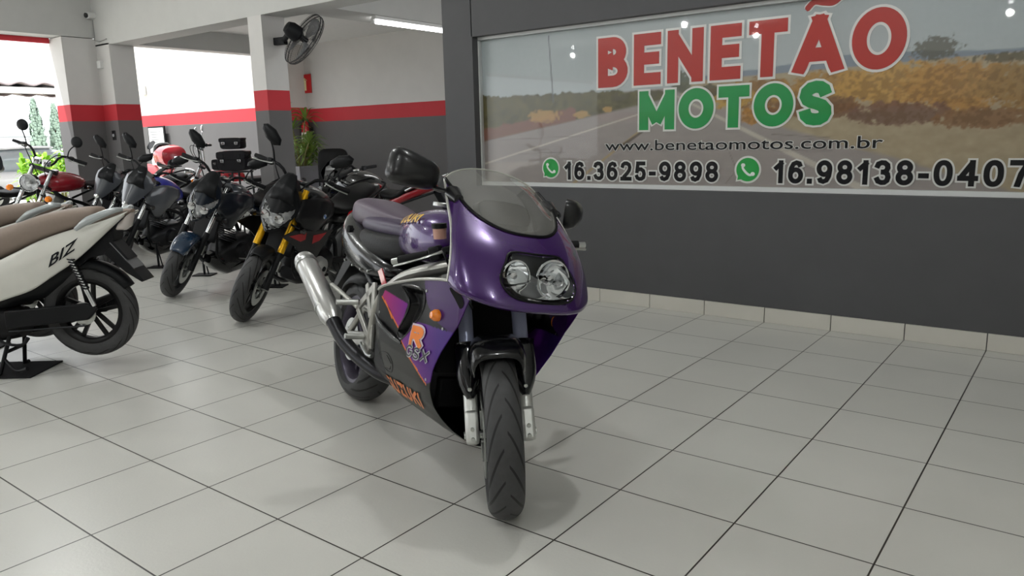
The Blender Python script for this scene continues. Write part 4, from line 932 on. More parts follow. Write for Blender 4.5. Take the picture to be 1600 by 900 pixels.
# white car outside
car=empty('car',(-17.3,2.7,-.07),(0,0,math.radians(80)));tag(car,'white car parked outside beyond the shrubs','car')
CW=M('car_white','e4e6e8',.2,coat=1);CG=M('car_glass','9aa4aa',.08,coat=1)
obj('car_body',hull([(-2.0,.55,.78,.30),(-1.95,.80,.88,.22),(-1.2,.86,.95,.2),(1.0,.86,.93,.2),(1.85,.80,.80,.22),(2.05,.5,.62,.28)],32,3.5),CW,car,sub=1)
cb_=obj('cabin',hull([(-1.75,.55,.96,.8),(-1.3,.66,1.36,.8),(-.4,.70,1.47,.8),(.35,.68,1.42,.8),(1.1,.55,.95,.8)],28,3),CG,car,sub=1)
obj('roof_panel',hull([(-1.15,.55,1.42,1.36),(-.4,.62,1.49,1.40),(.3,.58,1.45,1.38)],20,3),CW,car,sub=1)
for sx in(-1.25,1.3):
    for s in(-1,1):
        w_=obj('wheel',lathe([(.05,-.09),(.30,-.10),(.32,-.06),(.32,.06),(.30,.10),(.05,.09)],(sx,s*.80,.32),'y',28,True),RUB,car);obj('hubcap',disc((sx,s*.88,.32),.19,.05),ALU,w_)
for s in(-1,1):obj('headlamp',hull([(1.80,.14,.70,.58,s*.58),(1.98,.10,.67,.58,s*.52)],14),REFL,car)
# saddle bags
def bag(name,loc,rz,w,h,d,label,side=True):
    r=empty(name,loc,(0,0,rz));tag(r,label,'bag','leather touring bags')
    bodyo=obj('bag_body',hull([(-d/2,w*.44,h*.9,.01),(-d*.3,w*.5,h,0),(d*.3,w*.5,h,0),(d/2,w*.44,h*.9,.01)],24,5),M('bag_leather','17161a',.35,bump=.3,scale=60),r)
    obj('flap',hull([(-d*.55,w*.47,h*1.02,h*.60),(-d*.3,w*.52,h*1.05,h*.55),(d*.3,w*.52,h*1.05,h*.8),(d*.5,w*.45,h*1.0,h*.85)],24,5),M('bag_leather','17161a',.35,bump=.3,scale=60),bodyo)
    for s in((-1,1) if w>.4 else ()):
        pk=obj('side_pocket',hull([(-d*.3,.05,h*.62,.02,s*(w/2+.035)),(0,.062,h*.68,.0,s*(w/2+.04)),(d*.3,.05,h*.62,.02,s*(w/2+.035))],20,4),M('bag_leather','17161a',.35,bump=.3,scale=60),bodyo)
        obj('pocket_buckle',box((-d*.33,s*(w/2+.035),h*.4),(.012,.03,.03)),CHR,pk)
    for s in(-.28,.28):
        st=obj('strap',box((-d*.56,s*w,h*.62),(.012,.035,h*.55)),BLK,r,bev=.003);obj('buckle',box((-d*.585,s*w,h*.52),(.012,.045,.04)),CHR,st,bev=.004)
    return r
B0_=(-6.3,.83);rb_=math.radians(125)
rk_=empty('luggage_stool',(B0_[0],B0_[1],0));tag(rk_,'dark metal stand carrying the leather touring bags','stand')
obj('top_plate',box((0,0,.955),(.34,.34,.02)),DMT,rk_,bev=.003)
for s in(-1,1):
    for t in(-1,1):obj('leg',tube([(s*.15,t*.15,.95),(s*.17,t*.17,0)],.014,8,1),DMT,rk_)
bag('touring_bag',(B0_[0],B0_[1],.970),rb_,.42,.26,.24,'large black leather touring bag with chrome buckles')
bag('touring_bag',(B0_[0],B0_[1],1.262),rb_,.32,.15,.2,'smaller black leather roll bag on top of the large one')
# scooters on their centre stands, facing left
def scooter(pos,head,label,matw=True):
    r=empty('scooter',(pos[0],pos[1],0),(0,0,head));tag(r,label,'scooter','white scooters')
    WH=M('scooter_white','d9d8d0',.25,coat=1);BR=M('scooter_seat_tan','8a7b70',.55,bump=.2,scale=60);lift=.087;R=.28;WBs=1.26;rx_=-WBs/2
    # rear wheel centre (rx_, 0, R+lift)
    cz=R+lift
    wheel(r,'rear_wheel',rx_,R,.085,.195,I4,M('rim_black','141415',.35,.4),TREAD2,5,(),.1,56,cz=cz)
    gg=G()
    wheel(r,'front_wheel',WBs/2,R,.075,.21,I4,M('rim_black','141415',.35,.4),TREAD2,5,(1,),.1,40)
    # side body: white panel from seat to tail tip, both sides
    def outline(t):pass
    TOPc=[(.05,.62),(-.15,.68),(-.3,.742),(-.45,.81),(-.6,.86),(-.78,.905),(-.95,.962)]
    BOTc=[(.05,.42),(-.14,.455),(-.25,.485),(-.37,.524),(-.48,.590),(-.665,.712),(-.935,.945)]
    for s in(-1,1):
        rows=[]
        for v in np.linspace(0,1,9):
            row=[]
            for (a,b),(c,d) in zip(TOPc,BOTc):
                x=a*(1-v)+c*v;z=b*(1-v)+d*v;tt_=min(1,max(0,(x+1.0)/.75));y=(.05+.095*tt_**.7)+.022*math.sin(math.pi*v)
                row.append((x,s*y,z))
            rows.append(row)
        so=obj('side_panel',grid(densify(rows,4,2)),WH,r,solid=.004)
        if s>0:
            v_,f_=text2('BIZ',0,0,.175,.062,.02,.35)
            V=[]
            for a,b in v_:
                X=-.50-a;Z=.66+b*.85+.62*a+.0;tt_=min(1,max(0,(X+1.0)/.75));V.append((X,.05+.095*tt_**.7+.0285,Z))
            obj('lettering',G().add(V,f_),M('decal_dark','17181c',.4),so,smooth=False)
    obj('seat',hull([(-.765,.07,.985,.91),(-.74,.10,.998,.895),(-.6,.128,.99,.855),(-.45,.135,.965,.80),(-.30,.14,.915,.735),(-.15,.14,.87,.68),(-.02,.13,.85,.64),(.10,.10,.83,.62),(.14,.06,.80,.66)],24,3),BR,r,sub=1,label='tan vinyl seat with pale top')
    for s in(-1,1):obj('grab_rail',tube([(-.68,s*.145,.875),(-.76,s*.14,.925),(-.88,s*.11,.972),(-.91,s*.05,.975)],[.012,.024,.018,.012],10,4),M('grab_grey','b6bcbd',.3,.4),r)
    obj('tail_deck',hull([(-.95,.03,.972,.955),(-.90,.055,.975,.93),(-.8,.085,.955,.90),(-.72,.07,.92,.88)],16,3),BR,r)
    obj('tail_light',hull([(-.945,.03,.955,.93),(-.925,.05,.945,.87),(-.90,.055,.92,.85),(-.86,.05,.90,.85)],16),M('tail_lens','c9c0bb',.15,coat=1),r)
    ug=obj('under_tail',prism([(-.50,.60),(-.66,.72),(-.90,.925),(-.86,.86),(-.84,.79),(-.92,.68),(-.80,.715),(-.69,.695),(-.60,.62)],-.06,.06),BLK,r,bev=.004)
    obj('licence_plate',xf(box((0,0,0),(.004,.13,.20)),Matrix.Translation((-.885,0,.705))@Matrix.Rotation(.67,4,'Y')),M('plate_grey','77777a',.5),ug)
    obj('mud_flap',prism([(-.78,.72),(-.83,.76),(-.925,.655),(-1.0,.55),(-.985,.545),(-.90,.604)],-.07,.07),BLK,r,bev=.004)
    obj('rear_fender',arc_fender(rx_,cz,R+.02,.055,48,150,drop=.045),BLK,r,solid=.003)
    for s in(-1,1):
        sw_=obj('swingarm_arm',obox((-.10,s*.075,.34),(rx_-.05,s*.08,cz),.025,.055),BLK,r,bev=.006)
        sh=obj('shock_absorber',tube([(rx_-.085,s*.115,cz+.05),(rx_+.02,s*.115,.70)],.014,12,1),CHR,r)
        n=11;hel=[]
        for k in range(n*10):
            t=k/(n*10);p=np.array((rx_-.045+.065*t,s*.115,cz+.155+.19*t));a=2*math.pi*k/10;hel.append(tuple(p+np.array([.022*math.cos(a)*.95,.022*math.sin(a),+.3*.022*math.cos(a)])))
        obj('spring',tube(hel,.004,6,1),BLK,sh)
    obj('chain_case',prism([(-.18,.29),(-.18,.40),(rx_-.04,.435),(rx_-.10,.40),(rx_-.04,.335)],.095,.125),BLK,r,bev=.008)
    obj('sprocket',disc((rx_,.088,cz),.07,.008),STL,r)
    obj('chain',tube([(rx_,.10,cz-.072),(-.18,.10,.27)],.006,6,1),DMT,r)
    obj('engine',hull([(-.22,.08,.40,.22),(-.1,.11,.42,.20),(.1,.11,.40,.20),(.28,.07,.40,.26)],18,3),M('engine_black','1b1b1d',.45,.4),r)
    obj('engine_cover',lathe([(.001,.145),(.05,.142),(.075,.125),(.08,.1)],(.0,0,.31),'y',24),M('cover_silver','bcbcba',.4,.5),r)
    obj('muffler',tube([(.1,-.10,.22),(-.2,-.12,.24),(-.4,-.14,.30),(-.75,-.15,.42)],[.02,.03,.045,.045],16,3),BLK,r)
    obj('inner_body',hull([(-.62,.04,.74,.62),(-.4,.09,.78,.46),(-.1,.11,.72,.38),(.1,.11,.66,.36),(.3,.09,.5,.30)],18,3),BLK,r)
    obj('leg_shield',hull([(.30,.10,.62,.30),(.42,.19,.84,.28),(.50,.20,.92,.34),(.56,.14,.95,.5),(.60,.06,.9,.6)],22,3),WH,r)
    obj('front_fender',arc_fender(WBs/2,R,R+.025,.06,30,150,drop=.05),WH,r,solid=.003)
    for s in(-1,1):obj('fork_leg',tube([(WBs/2,s*.06,R),(WBs/2-.16,s*.06,.66)],.016,12,1),BLK,r)
    hb_=obj('handlebar',tube([(.36,-.34,.99),(.42,-.1,1.0),(.42,.1,1.0),(.36,.34,.99)],.012,10,4),BLK,r)
    obj('handlebar_cover',hull([(.36,.10,1.03,.92),(.42,.16,1.07,.90),(.50,.12,1.04,.88),(.54,.05,1.0,.92)],20,2.8),WH,r,sub=1)
    for s in(-1,1):obj('grip',tube([(.395,s*.24,.993),(.355,s*.36,.988)],.018,12,1),RUB,hb_)
    # centre stand
    cs=obj('centre_stand',tube([(-.16,.07,.24),(-.10,.12,.014),(-.10,.16,.014)],.012,10,1),BLK,r)
    obj('stand_leg',tube([(-.16,-.07,.24),(-.10,-.12,.014),(-.10,-.16,.014)],.012,10,1),BLK,cs)
    obj('stand_bar',tube([(-.13,-.08,.14),(-.13,.08,.14)],.011,10,1),BLK,cs)
    obj('stand_tang',tube([(-.13,.10,.10),(-.22,.15,.045),(-.30,.17,.06)],[.008,.009,.013],8,3),BLK,cs)
    obj('kick_lever',tube([(-.10,.14,.27),(-.2,.18,.22),(-.30,.185,.21),(-.34,.185,.25)],[.009,.009,.009,.013],8,3),BLK,r)
    bpy.context.view_layer.update();return r
import math as _m
hd=math.radians(-142);ch_,sh_=math.cos(hd),math.sin(hd)
def scpos(wx,wy):return (wx+.63*ch_,wy+.63*sh_)
scooter(scpos(-1.63,-3.24),hd,'white scooter with tan seat, its rear wheel raised at the left edge')
scooter(scpos(-2.44,-3.245),hd,'white scooter with tan seat, mostly hidden behind the nearer scooter')
m1=obj('floor_mat',box((0,0,.005),(.42,.34,.01)),M('mat_black','1c1c1e',.8),bev=.002);p_=scpos(-1.63,-3.24);m1.location=(p_[0]-.10*ch_,p_[1]-.10*sh_,0);m1.rotation_euler=(0,0,hd);tag(m1,'dark mat under the centre stand of the nearest scooter','mat')
m2=obj('floor_mat',box((0,0,.005),(.42,.34,.01)),M('mat_black','1c1c1e',.8),bev=.002);p_=scpos(-2.44,-3.245);m2.location=(p_[0]-.10*ch_,p_[1]-.10*sh_,0);m2.rotation_euler=(0,0,hd);tag(m2,'dark mat under the centre stand of the farther scooter','mat')
# ================================================================= PURPLE SPORTS BIKE (foreground)
HL=.19205
hero=empty('sports_motorcycle',(.82575,-3.00052,0),(-HL,0,-.39358))
tag(hero,'purple and black faired sports motorcycle standing in the foreground','motorcycle')
WB=1.485;RF=.30;RR=.318
HS=steer_matrix(WB,-.4802,24.5,.10)
PUR=M('purple_paint','3c145e',.24,metal=.3,coat=1,var=.04);BPT=M('black_gloss_paint','090a0d',.22,coat=.4);SAG=M('frame_silver','b9b8b2',.35,.6)
GRYP=M('greyish_purple_vinyl','564a58',.42,bump=.2,scale=80);FKM=M('fork_silver','a9aec8',.28,.25)
wheel(hero,'front_wheel',WB/2,RF,.122,.222,HS,M('wheel_purple','3a3350',.3,.5),TREAD,3,(-1,1),.155,96)
wheel(hero,'rear_wheel',-WB/2,RR,.172,.222,I4,M('wheel_grey','55505e',.3,.5),TREAD,3,(-1,),.11,80)
rk=math.radians(24.5)
def hleg(L,y,off=0):return (WB/2-L*math.sin(rk)+off*math.cos(rk),y,RF+L*math.cos(rk)+off*math.sin(rk))
for s in(-1,1):
    y=s*.10
    fo=obj('fork_leg',xf(tube([hleg(.24,y,.015),hleg(.78,y,.015)],.0275,24,1),HS),FKM,hero)
    obj('fork_slider',xf(tube([hleg(.0,y,.015),hleg(.26,y,.015)],.025,16,1),HS),ALU,fo)
    fb=obj('axle_clamp',xf(obox(hleg(-.035,y,.01),hleg(.085,y,.015),.048,.075),HS),ALU,fo,bev=.012)
    obj('clamp_bolt',xf(disc(hleg(-.02,y+s*.0,.052),.007,.012,'x'),HS),STL,fb);obj('clamp_bolt',xf(disc(hleg(.015,y,.052),.007,.012,'x'),HS),STL,fb)
    obj('brake_caliper',xf(obox(hleg(.10,s*.088,-.07),hleg(.21,s*.088,-.06),.05,.06),HS),DMT,hero,bev=.01)
    # fork guard in front of the lower leg
    rows=[]
    for i,L in enumerate(np.linspace(.125,.33,9)):
        t=i/8;w=.046*(1-.72*(1-min(1,t*2.0))**2);rows.append([hleg(L,y+w*math.sin(a)*1.0,.015+.043*math.cos(a)) for a in np.linspace(-1.7,1.7,11)])
    obj('fork_guard',xf(grid(rows),HS),BPT,hero,solid=.003)
    obj('guard_bolt',xf(disc(hleg(.155,y,.062),.007,.008,'x'),HS),STL,hero)
obj('axle',xf(tube([(WB/2,-.13,RF),(WB/2,.13,RF)],.014,12,1),HS),STL,hero)
# front fender
rows=[]
for i in range(23):
    t=i/22;a=math.radians(70+78*t);k=(.80+.20*min(1,t*4)**.5)*(1 if t<.8 else 1-.3*(t-.8)/.2);row=[]
    for q in np.linspace(-1,1,17):
        y=.104*k*np.sign(q)*(1-(1-abs(q))**1.9);r=RF+.058-((.075+.05*math.sin(math.pi*t))*abs(q)**3)-.035*max(0,.12-t)/.12
        row.append((WB/2+r*math.cos(a),y,RF+r*math.sin(a)))
    rows.append(row)
obj('front_fender',xf(grid(rows),HS),BPT,hero,solid=.003)
for L in(.52,.78):obj('yoke',xf(obox(hleg(L,-.135,0),hleg(L,.135,0),.10,.04,(-.42,0,.9)),HS),SAG if L>.6 else DMT,hero,bev=.01)
# ---- upper cowl
C0=[(.88,0,.765),(.873,.09,.765),(.845,.17,.77),(.79,.235,.785),(.735,.268,.80),(.685,.278,.822)]
Cm=[(.845,0,.757),(.835,.08,.757),(.805,.15,.762),(.755,.215,.777),(.71,.25,.795),(.675,.268,.815)]
C1=[(.875,0,.80),(.866,.09,.80),(.838,.172,.808),(.785,.238,.822),(.735,.268,.838),(.685,.278,.855)]
C2=[(.832,0,.88),(.824,.085,.882),(.798,.162,.888),(.752,.226,.90),(.71,.258,.912),(.66,.268,.925)]
C3=[(.775,0,.955),(.766,.08,.957),(.742,.148,.965),(.70,.208,.975),(.655,.240,.99),(.60,.252,1.01)]
C4=[(.722,0,1.008),(.70,.085,1.014),(.652,.148,1.038),(.585,.186,1.075),(.51,.203,1.12),(.40,.206,1.172)]
def full(row):return [(x,-y,z) for x,y,z in reversed(row[1:])]+list(row)
def rowsfull(R):return [full(r) for r in R]
crows=densify(rowsfull([Cm,C0,C1,C2,C3,C4]),7,7)
# headlight opening outline (y,z)
HLP=[(-.145,.835),(-.150,.868),(-.125,.915),(-.098,.948),(0,.950),(.098,.948),(.125,.915),(.150,.868),(.145,.835),(.115,.808),(.05,.797),(-.05,.797),(-.115,.808)]
gc=grid(crows);A_=np.array(gc.v);ncol=len(crows[0])
fo_,fl_=[],[]
for f in gc.f:
    cc=A_[list(f)].mean(0);inside=inpoly(cc[1],cc[2],HLP) and cc[0]>.68
    (fl_ if inside else fo_).append(f)
g=G();g.v=gc.v;g.f=fo_
cowl=obj('upper_cowl',g,PUR,hero,solid=.004)
used=sorted({i for f in fl_ for i in f});mp={i:k for k,i in enumerate(used)}
def cx(y,z):   # cowl surface x at (y,z)
    d=(A_[:,1]-y)**2+(A_[:,2]-z)**2+np.where(A_[:,0]<.65,9,0);k=np.argsort(d)[:6];w=1/(d[k]+1e-6);return float((A_[k,0]*w).sum()/w.sum())
hlo=obj('headlight',hull([(.66,.10,.93,.82),(.68,.13,.945,.805),(.74,.135,.93,.80)],24,4),M('headlight_housing','55585c',.3,.3),hero)
hp=smoothpath([(cx(y,z)+.002,y,z) for y,z in HLP],4,True)
obj('gasket',tube(hp,.0048,8,1,True),M('gasket_black','0a0a0b',.4),hlo)
cen=np.mean(np.array(hp),0);RW=[[tuple(np.array(p)*(t)+cen*(1-t)+np.array([.004*(1-t*t),0,0])) for p in hp+[hp[0]]] for t in(.001,.35,.7,1)]
obj('headlight_lens',grid(RW),LENS,hlo,solid=.002)
# inner wall and reflectors
W0=[tuple(np.array(p)-np.array([.003,0,0])) for p in hp+[hp[0]]];W1=[tuple((np.array(p)-cen)*.86+cen-np.array([.075,0,0])) for p in hp+[hp[0]]]
obj('lamp_surround',grid([W0,W1,[tuple((np.array(p)-cen)*.01+cen-np.array([.078,0,0])) for p in hp+[hp[0]]]]),M('lamp_surround_grey','b0b3b5',.3,.1),hlo)
for yy,r in((-.086,.052),(.064,.066)):
    gg=lathe([(.012,-.062),(.02,-.05),(r*.8,-.022),(r,.006),(r+.004,.006)],(.800,yy,.872),'x',32)
    ro=obj('reflector_bowl',gg,M('reflector_chrome','f2f4f6',.08,1),hlo);obj('bulb',lathe([(.001,.0),(.012,-.004),(.014,-.06)],(.800,yy,.872),'x',16),CHR,ro)
    obj('bowl_ring',lathe([(r*.97,.004),(r*.97,.010),(r*1.04,.010),(r*1.04,.0)],(.800,yy,.872),'x',32,True),CHR,ro)
for y,z,x in((-.085,1.018,.69),(-.19,1.08,.578),(.085,1.018,.69),(.19,1.08,.578)):
    obj('cowl_screw',disc((x+.006,y*1.02,z-.012),.006,.008,'x',10),STL,cowl)
# rear trim of cowl (pale edge)
for s in(-1,1):
    E_=[np.array((x,s*y,z)) for x,y,z in [C4[5],(.505,.235,1.095),C3[5],C2[5],C1[5],C0[5]]]
    obj('cowl_edge',tube(E_,.005,8,4),SAG,cowl)
# ---- windscreen
T0=[(.355,0,1.232),(.357,.06,1.229),(.363,.115,1.219),(.372,.155,1.205),(.382,.18,1.192),(.392,.200,1.176)]
Tm=[(.535,0,1.158),(.528,.075,1.156),(.50,.135,1.152),(.462,.172,1.152),(.425,.192,1.162),(.395,.203,1.173)]
B0=[(x+.004,y*.985,z+.004) for x,y,z in C4]
srows=densify(rowsfull([B0,Tm,T0]),7,9)
SCRM=bpy.data.materials.new('windscreen');SCRM.use_nodes=True
def scr_nodes():
    n=SCRM.node_tree.nodes;l=SCRM.node_tree.links
    for x in list(n):
        if x.type!='OUTPUT_MATERIAL':n.remove(x)
    tr=n.new('ShaderNodeBsdfTransparent');tr.inputs[0].default_value=(.80,.80,.77,1);gl=n.new('ShaderNodeBsdfGlossy');gl.inputs[1].default_value=.04
    di=n.new('ShaderNodeBsdfDiffuse');di.inputs[0].default_value=(.55,.54,.50,1);no=n.new('ShaderNodeTexNoise');no.inputs['Scale'].default_value=15
    mr=n.new('ShaderNodeMapRange');mr.inputs[3].default_value=.17;mr.inputs[4].default_value=.27;l.new(no.outputs['Fac'],mr.inputs[0])
    m1=n.new('ShaderNodeMixShader');l.new(mr.outputs[0],m1.inputs[0]);l.new(tr.outputs[0],m1.inputs[1]);l.new(di.outputs[0],m1.inputs[2])
    fr=n.new('ShaderNodeFresnel');fr.inputs[0].default_value=1.5;m2=n.new('ShaderNodeMixShader')
    l.new(fr.outputs[0],m2.inputs[0]);l.new(m1.outputs[0],m2.inputs[1]);l.new(gl.outputs[0],m2.inputs[2]);l.new(m2.outputs[0],n['Material Output'].inputs[0])
scr_nodes()
wso=obj('windscreen',grid(srows),SCRM,hero)
obj('screen_edge',tube(srows[-1],.003,6,1),M('screen_edge_clear','a9aaa0',.2),wso)
obj('screen_seal',tube([(x+.002,y,z+.002) for x,y,z in densify([full(C4),full(C4)],5,2)[0]],.006,6,1),M('gasket_black','0a0a0b',.4),wso)
# dash behind the screen
drows=densify(rowsfull([[(x-.004,y*.97,z-.004) for x,y,z in C4],[(x-.07,y*.93,z+.012) for x,y,z in C4],[(x-.12,y*.88,z-.02) for x,y,z in C4]]),4,3)
obj('dash_panel',grid(drows),M('dash_black','101011',.6),hero,solid=.003)
ip=obj('instrument_cluster',xf(hull([(-.03,.09,.05,-.05),(.0,.12,.06,-.06),(.03,.11,.05,-.05)],20,3.5),Matrix.Translation((.50,0,1.06))@Matrix.Rotation(-.6,4,'Y')),BLK,hero)
for y in(-.055,.055):obj('gauge',xf(disc((-.034,y,0),.045,.01,'x'),Matrix.Translation((.50,0,1.06))@Matrix.Rotation(-.6,4,'Y')),M('gauge_face','d8d8d4',.4),ip)
# ---- mirrors
for s in(-1,1):
    # arm from the cowl shoulder
    a=(.49,s*.205,1.125)
    if s<0:c_=(.385,-.33,1.183);e=(.41,-.25,1.135);w,h,d=.20,.125,.07
    else:c_=(.415,.36,1.112);e=(.43,.29,1.10);w,h,d=.165,.115,.055
    yawm=.06*s if s<0 else .75
    g1,g2=mirror_shell(c_,w,h,d,'box',-.17 if s<0 else .1,I4,yawm)
    mo=obj('mirror',g1,M('mirror_black','151517',.3,coat=.3),hero,label='large black rounded mirror housing');obj('mirror_glass',g2,MIRG,mo)
    obj('mirror_arm',tube([a,tuple((np.array(a)+np.array(e))/2+np.array([.01,0,-.004])),e,tuple(np.array(c_)+np.array([.02,-s*.07,-.01]))],[.020,.014,.014,.02],12,4,flat=.7),M('mirror_black','151517',.3,coat=.3),mo)
    obj('mirror_base',hull([(a[0]-.04,.02,a[2]+.02,a[2]-.03,a[1]),(a[0],.03,a[2]+.024,a[2]-.036,a[1]),(a[0]+.05,.018,a[2]-.005,a[2]-.045,a[1]+s*.0)],14),M('mirror_black','151517',.3,coat=.3),mo)
# ---- side fairing panels
ZZ=[.20,.225,.25,.28,.33,.40,.48,.56,.66,.74,.82];BB=[.02,.09,.125,.15,.185,.215,.24,.255,.265,.270,.272]
RECESS=[(.288,.746),(.481,.758),(.481,.672),(.311,.542),(.268,.565),(.376,.689)]
def Yf(x,z,ins=True):
    y=np.interp(z,ZZ,BB)-.04*min(1,max(0,(x-.4)/.3))**2-.02*min(1,max(0,(.05-x)/.1))
    return float(y)
def pl_interp(P,t):
    P=np.array(P,float);d=np.r_[0,np.cumsum(np.linalg.norm(np.diff(P,axis=0),axis=1))];d/=d[-1]
    return np.array([np.interp(t,d,P[:,0]),np.interp(t,d,P[:,1])])
TOP=smoothpath([(.03,.69),(.12,.722),(.35,.775),(.5,.803),(.64,.82),(.70,.808),(.775,.78)],5)
FRT=smoothpath([(.775,.78),(.725,.70),(.65,.60),(.562,.48),(.515,.38),(.525,.29),(.60,.222)],5)
BOT=smoothpath([(-.05,.27),(.2,.235),(.42,.215),(.60,.222)],5);REA=smoothpath([(.03,.69),(-.02,.56),(-.025,.44),(-.02,.34),(-.05,.27)],5)
NU,NV=190,120
P2=np.zeros((NV,NU,2))
us=np.linspace(0,1,NU);vs_=np.linspace(0,1,NV)
tt=np.array([pl_interp(TOP,u) for u in us]);bt=np.array([pl_interp(BOT,u) for u in us]);rt=np.array([pl_interp(REA,v) for v in vs_]);ft=np.array([pl_interp(FRT,v) for v in vs_])
for i,v in enumerate(vs_):
    for j,u in enumerate(us):
        P2[i,j]=(1-v)*tt[j]+v*bt[j]+(1-u)*rt[i]+u*ft[i]-((1-u)*(1-v)*tt[0]+u*(1-v)*tt[-1]+(1-u)*v*bt[0]+u*v*bt[-1])
MAGP=[(.112,.700),(.357,.686),(.283,.570),(.085,.668)];PURP=[(.42,.636),(.70,.645),(.70,.50),(.492,.411),(.30,.529)]
MAIN=[(.484,.84),(.484,.785),(.519,.712),(.60,.66),(.72,.63),(.9,.7),(.9,.85)]
def seg_d(x,z,a,b):
    a=np.array(a);b=np.array(b);p=np.array((x,z));t=np.clip(np.dot(p-a,b-a)/np.dot(b-a,b-a),0,1);return np.linalg.norm(p-a-t*(b-a))
def fcol(x,z):
    if inpoly(x,z,RECESS):return srgb('060607')
    for a,b,w in(((.085,.668),(.283,.570),.004),((.30,.529),(.492,.411),.004),((.355,.487),(.441,.452),.0035),((.12,.66),(.20,.60),.0035)):
        if seg_d(x,z,a,b)<w:return srgb('e0731f')
    if inpoly(x,z,MAGP):
        k=(x-.085)/.27;a=np.array(srgb('a8186a'));b=np.array(srgb('6e1a85'))
        if abs((z-.66)-(-.55)*(x-.11))<.010*(1-abs(x-.18)/.09) :return srgb('0a0a0b')
        return tuple(a*(1-k)+b*k)
    if inpoly(x,z,PURP):
        k=min(1,(x-.3)/.3);a=np.array(srgb('7a1f8a'));b=np.array(srgb('45207a'));return tuple(a*(1-k)+b*k)
    if inpoly(x,z,MAIN):return srgb('3a1258')
    return srgb('0b0c08') if z<.5 else srgb('0a0a0c')
cols=np.array([fcol(*P2[i,j]) for i in range(NV) for j in range(NU)])
FPM=Mattr('fairing_graphics',.28,coat=.0,noise=.03);FPM.node_tree.nodes['Principled BSDF'].inputs['Specular IOR Level'].default_value=.22
def rec_depth(x,z):
    # soft dished opening
    cx_,cz_=.37,.66
    if not inpoly(x,z,RECESS):return 0
    d=min(seg_d(x,z,RECESS[k],RECESS[(k+1)%6]) for k in range(6));return min(.03,d*1.6)
DEP=np.array([rec_depth(*P2[i,j]) for i in range(NV) for j in range(NU)])
for s in(-1,1):
    vv=[(P2[i,j,0],s*(Yf(P2[i,j,0],P2[i,j,1])-DEP[i*NU+j]),P2[i,j,1]) for i in range(NV) for j in range(NU)]
    ff=[(i*NU+j,i*NU+j+1,(i+1)*NU+j+1,(i+1)*NU+j) for i in range(NV-1) for j in range(NU-1)]
    if s>0:ff=[tuple(reversed(f)) for f in ff]
    g=G();g.v=vv;g.f=ff
    fp=obj('side_fairing',g,FPM,hero,solid=.003,off=0,label='black glossy side fairing with magenta and purple panels');setcol(fp,cols)
    def on(x,z,d=.002):return (x,s*(Yf(x,z)+d),z)
    obj('fairing_edge',tube([on(*p,.001) for p in TOP],.006,8,1),SAG,fp)
    # lettering
    def deco(nm,txt,x0,z0,w,h,off,grow_,col,slope=0,shear=.25,d=.006,lab=None,sp=1.0):
        v,f=strokes(txt,0,0,w,h,off,grow_,shear);v=[(a,b,d+ly) for a,b,ly in v]
        V=[]
        for a,b,dd in v:
            X=x0+(a if s<0 else w-a);V.append(on(X,z0+b+slope*((X-x0)/w),dd))
        obj(nm,G().add(V,f),M('decal_'+col,col,.35),fp,smooth=False,label=lab)
    deco('lettering','SUZUKI',.005,.262,.39,.066,.24,0,'e0762a',.022,.2,lab='orange lettering along the bottom of the fairing')
    deco('letter_outline','R',.385,.53,.105,.085,.28,.09,'d8c8d8',.01,.5);deco('letter','R',.385,.53,.105,.085,.28,0,'f0832a',.01,.5,.008,lab='orange italic R')
    deco('emblem_outline','GSX',.345,.485,.185,.05,.16,.07,'cfcfd4',.012,.6);deco('emblem','GSX',.345,.485,.185,.05,.16,0,'3b3a44',.012,.6,.008)
    obj('turn_signal',lathe([(.001,s*(Yf(.59,.687)+.030)),(.012,s*(Yf(.59,.687)+.028)),(.021,s*(Yf(.59,.687)+.016)),(.022,s*(Yf(.59,.687)-.002))],(.59,0,.687),'y',24),ORG,fp,label='round orange turn signal')
    for q in((.625,.646),(.50,.43),(.505,.76),(.06,.60)):obj('fairing_screw',disc((q[0],s*(Yf(*q)+.001),q[1]),.0055,.005),STL,fp)
    # access cut-out low on the panel and the blade shaped rib
    co=[(-.005,.415),(.12,.442),(.165,.409),(.123,.362),(.054,.358),(-.01,.365)]
    obj('cutout_seam',tube([on(*q,.001) for q in smoothpath(co,5,True)],.0022,6,1,True),BLK,fp)
    obj('cutout_cover',G().add([on(*q,.0022) for q in [(.03,.42),(.12,.432),(.155,.407),(.118,.370),(.06,.364),(.03,.372)]],[tuple(range(6))]),M('matt_black','060606',.8),fp)
    rb=[(-.01,.585),(.10,.567),(.262,.532),(.305,.520),(.20,.518),(.08,.535)]
    obj('fairing_rib',tube([on(-.01,.58,.004),on(.10,.556,.010),on(.22,.532,.010),on(.30,.521,.003)],[.004,.010,.010,.004],10,4),BPT,fp)
    obj('duct_rim',tube([on(*q,.001) for q in smoothpath(RECESS,4,True)],.004,6,1,True),BPT,fp)
    # flat black patch painted for the shade inside the duct below the cowl
    obj('duct_shade_patch',G().add([on(*q,.003) for q in smoothpath([(.645,.795),(.70,.79),(.74,.758),(.715,.735),(.68,.762)],4,True)],[tuple(range(20))]),M('matt_black','060606',.8),fp)
kr=[]
for t in np.linspace(0,1,24):
    x,z=pl_interp(BOT,t);b=Yf(x,z);kr.append([(x,y,z-.02*(1-(y/b)**2)) for y in np.linspace(-b,b,11)])
obj('belly_pan',grid(kr),BPT,hero,solid=.004)
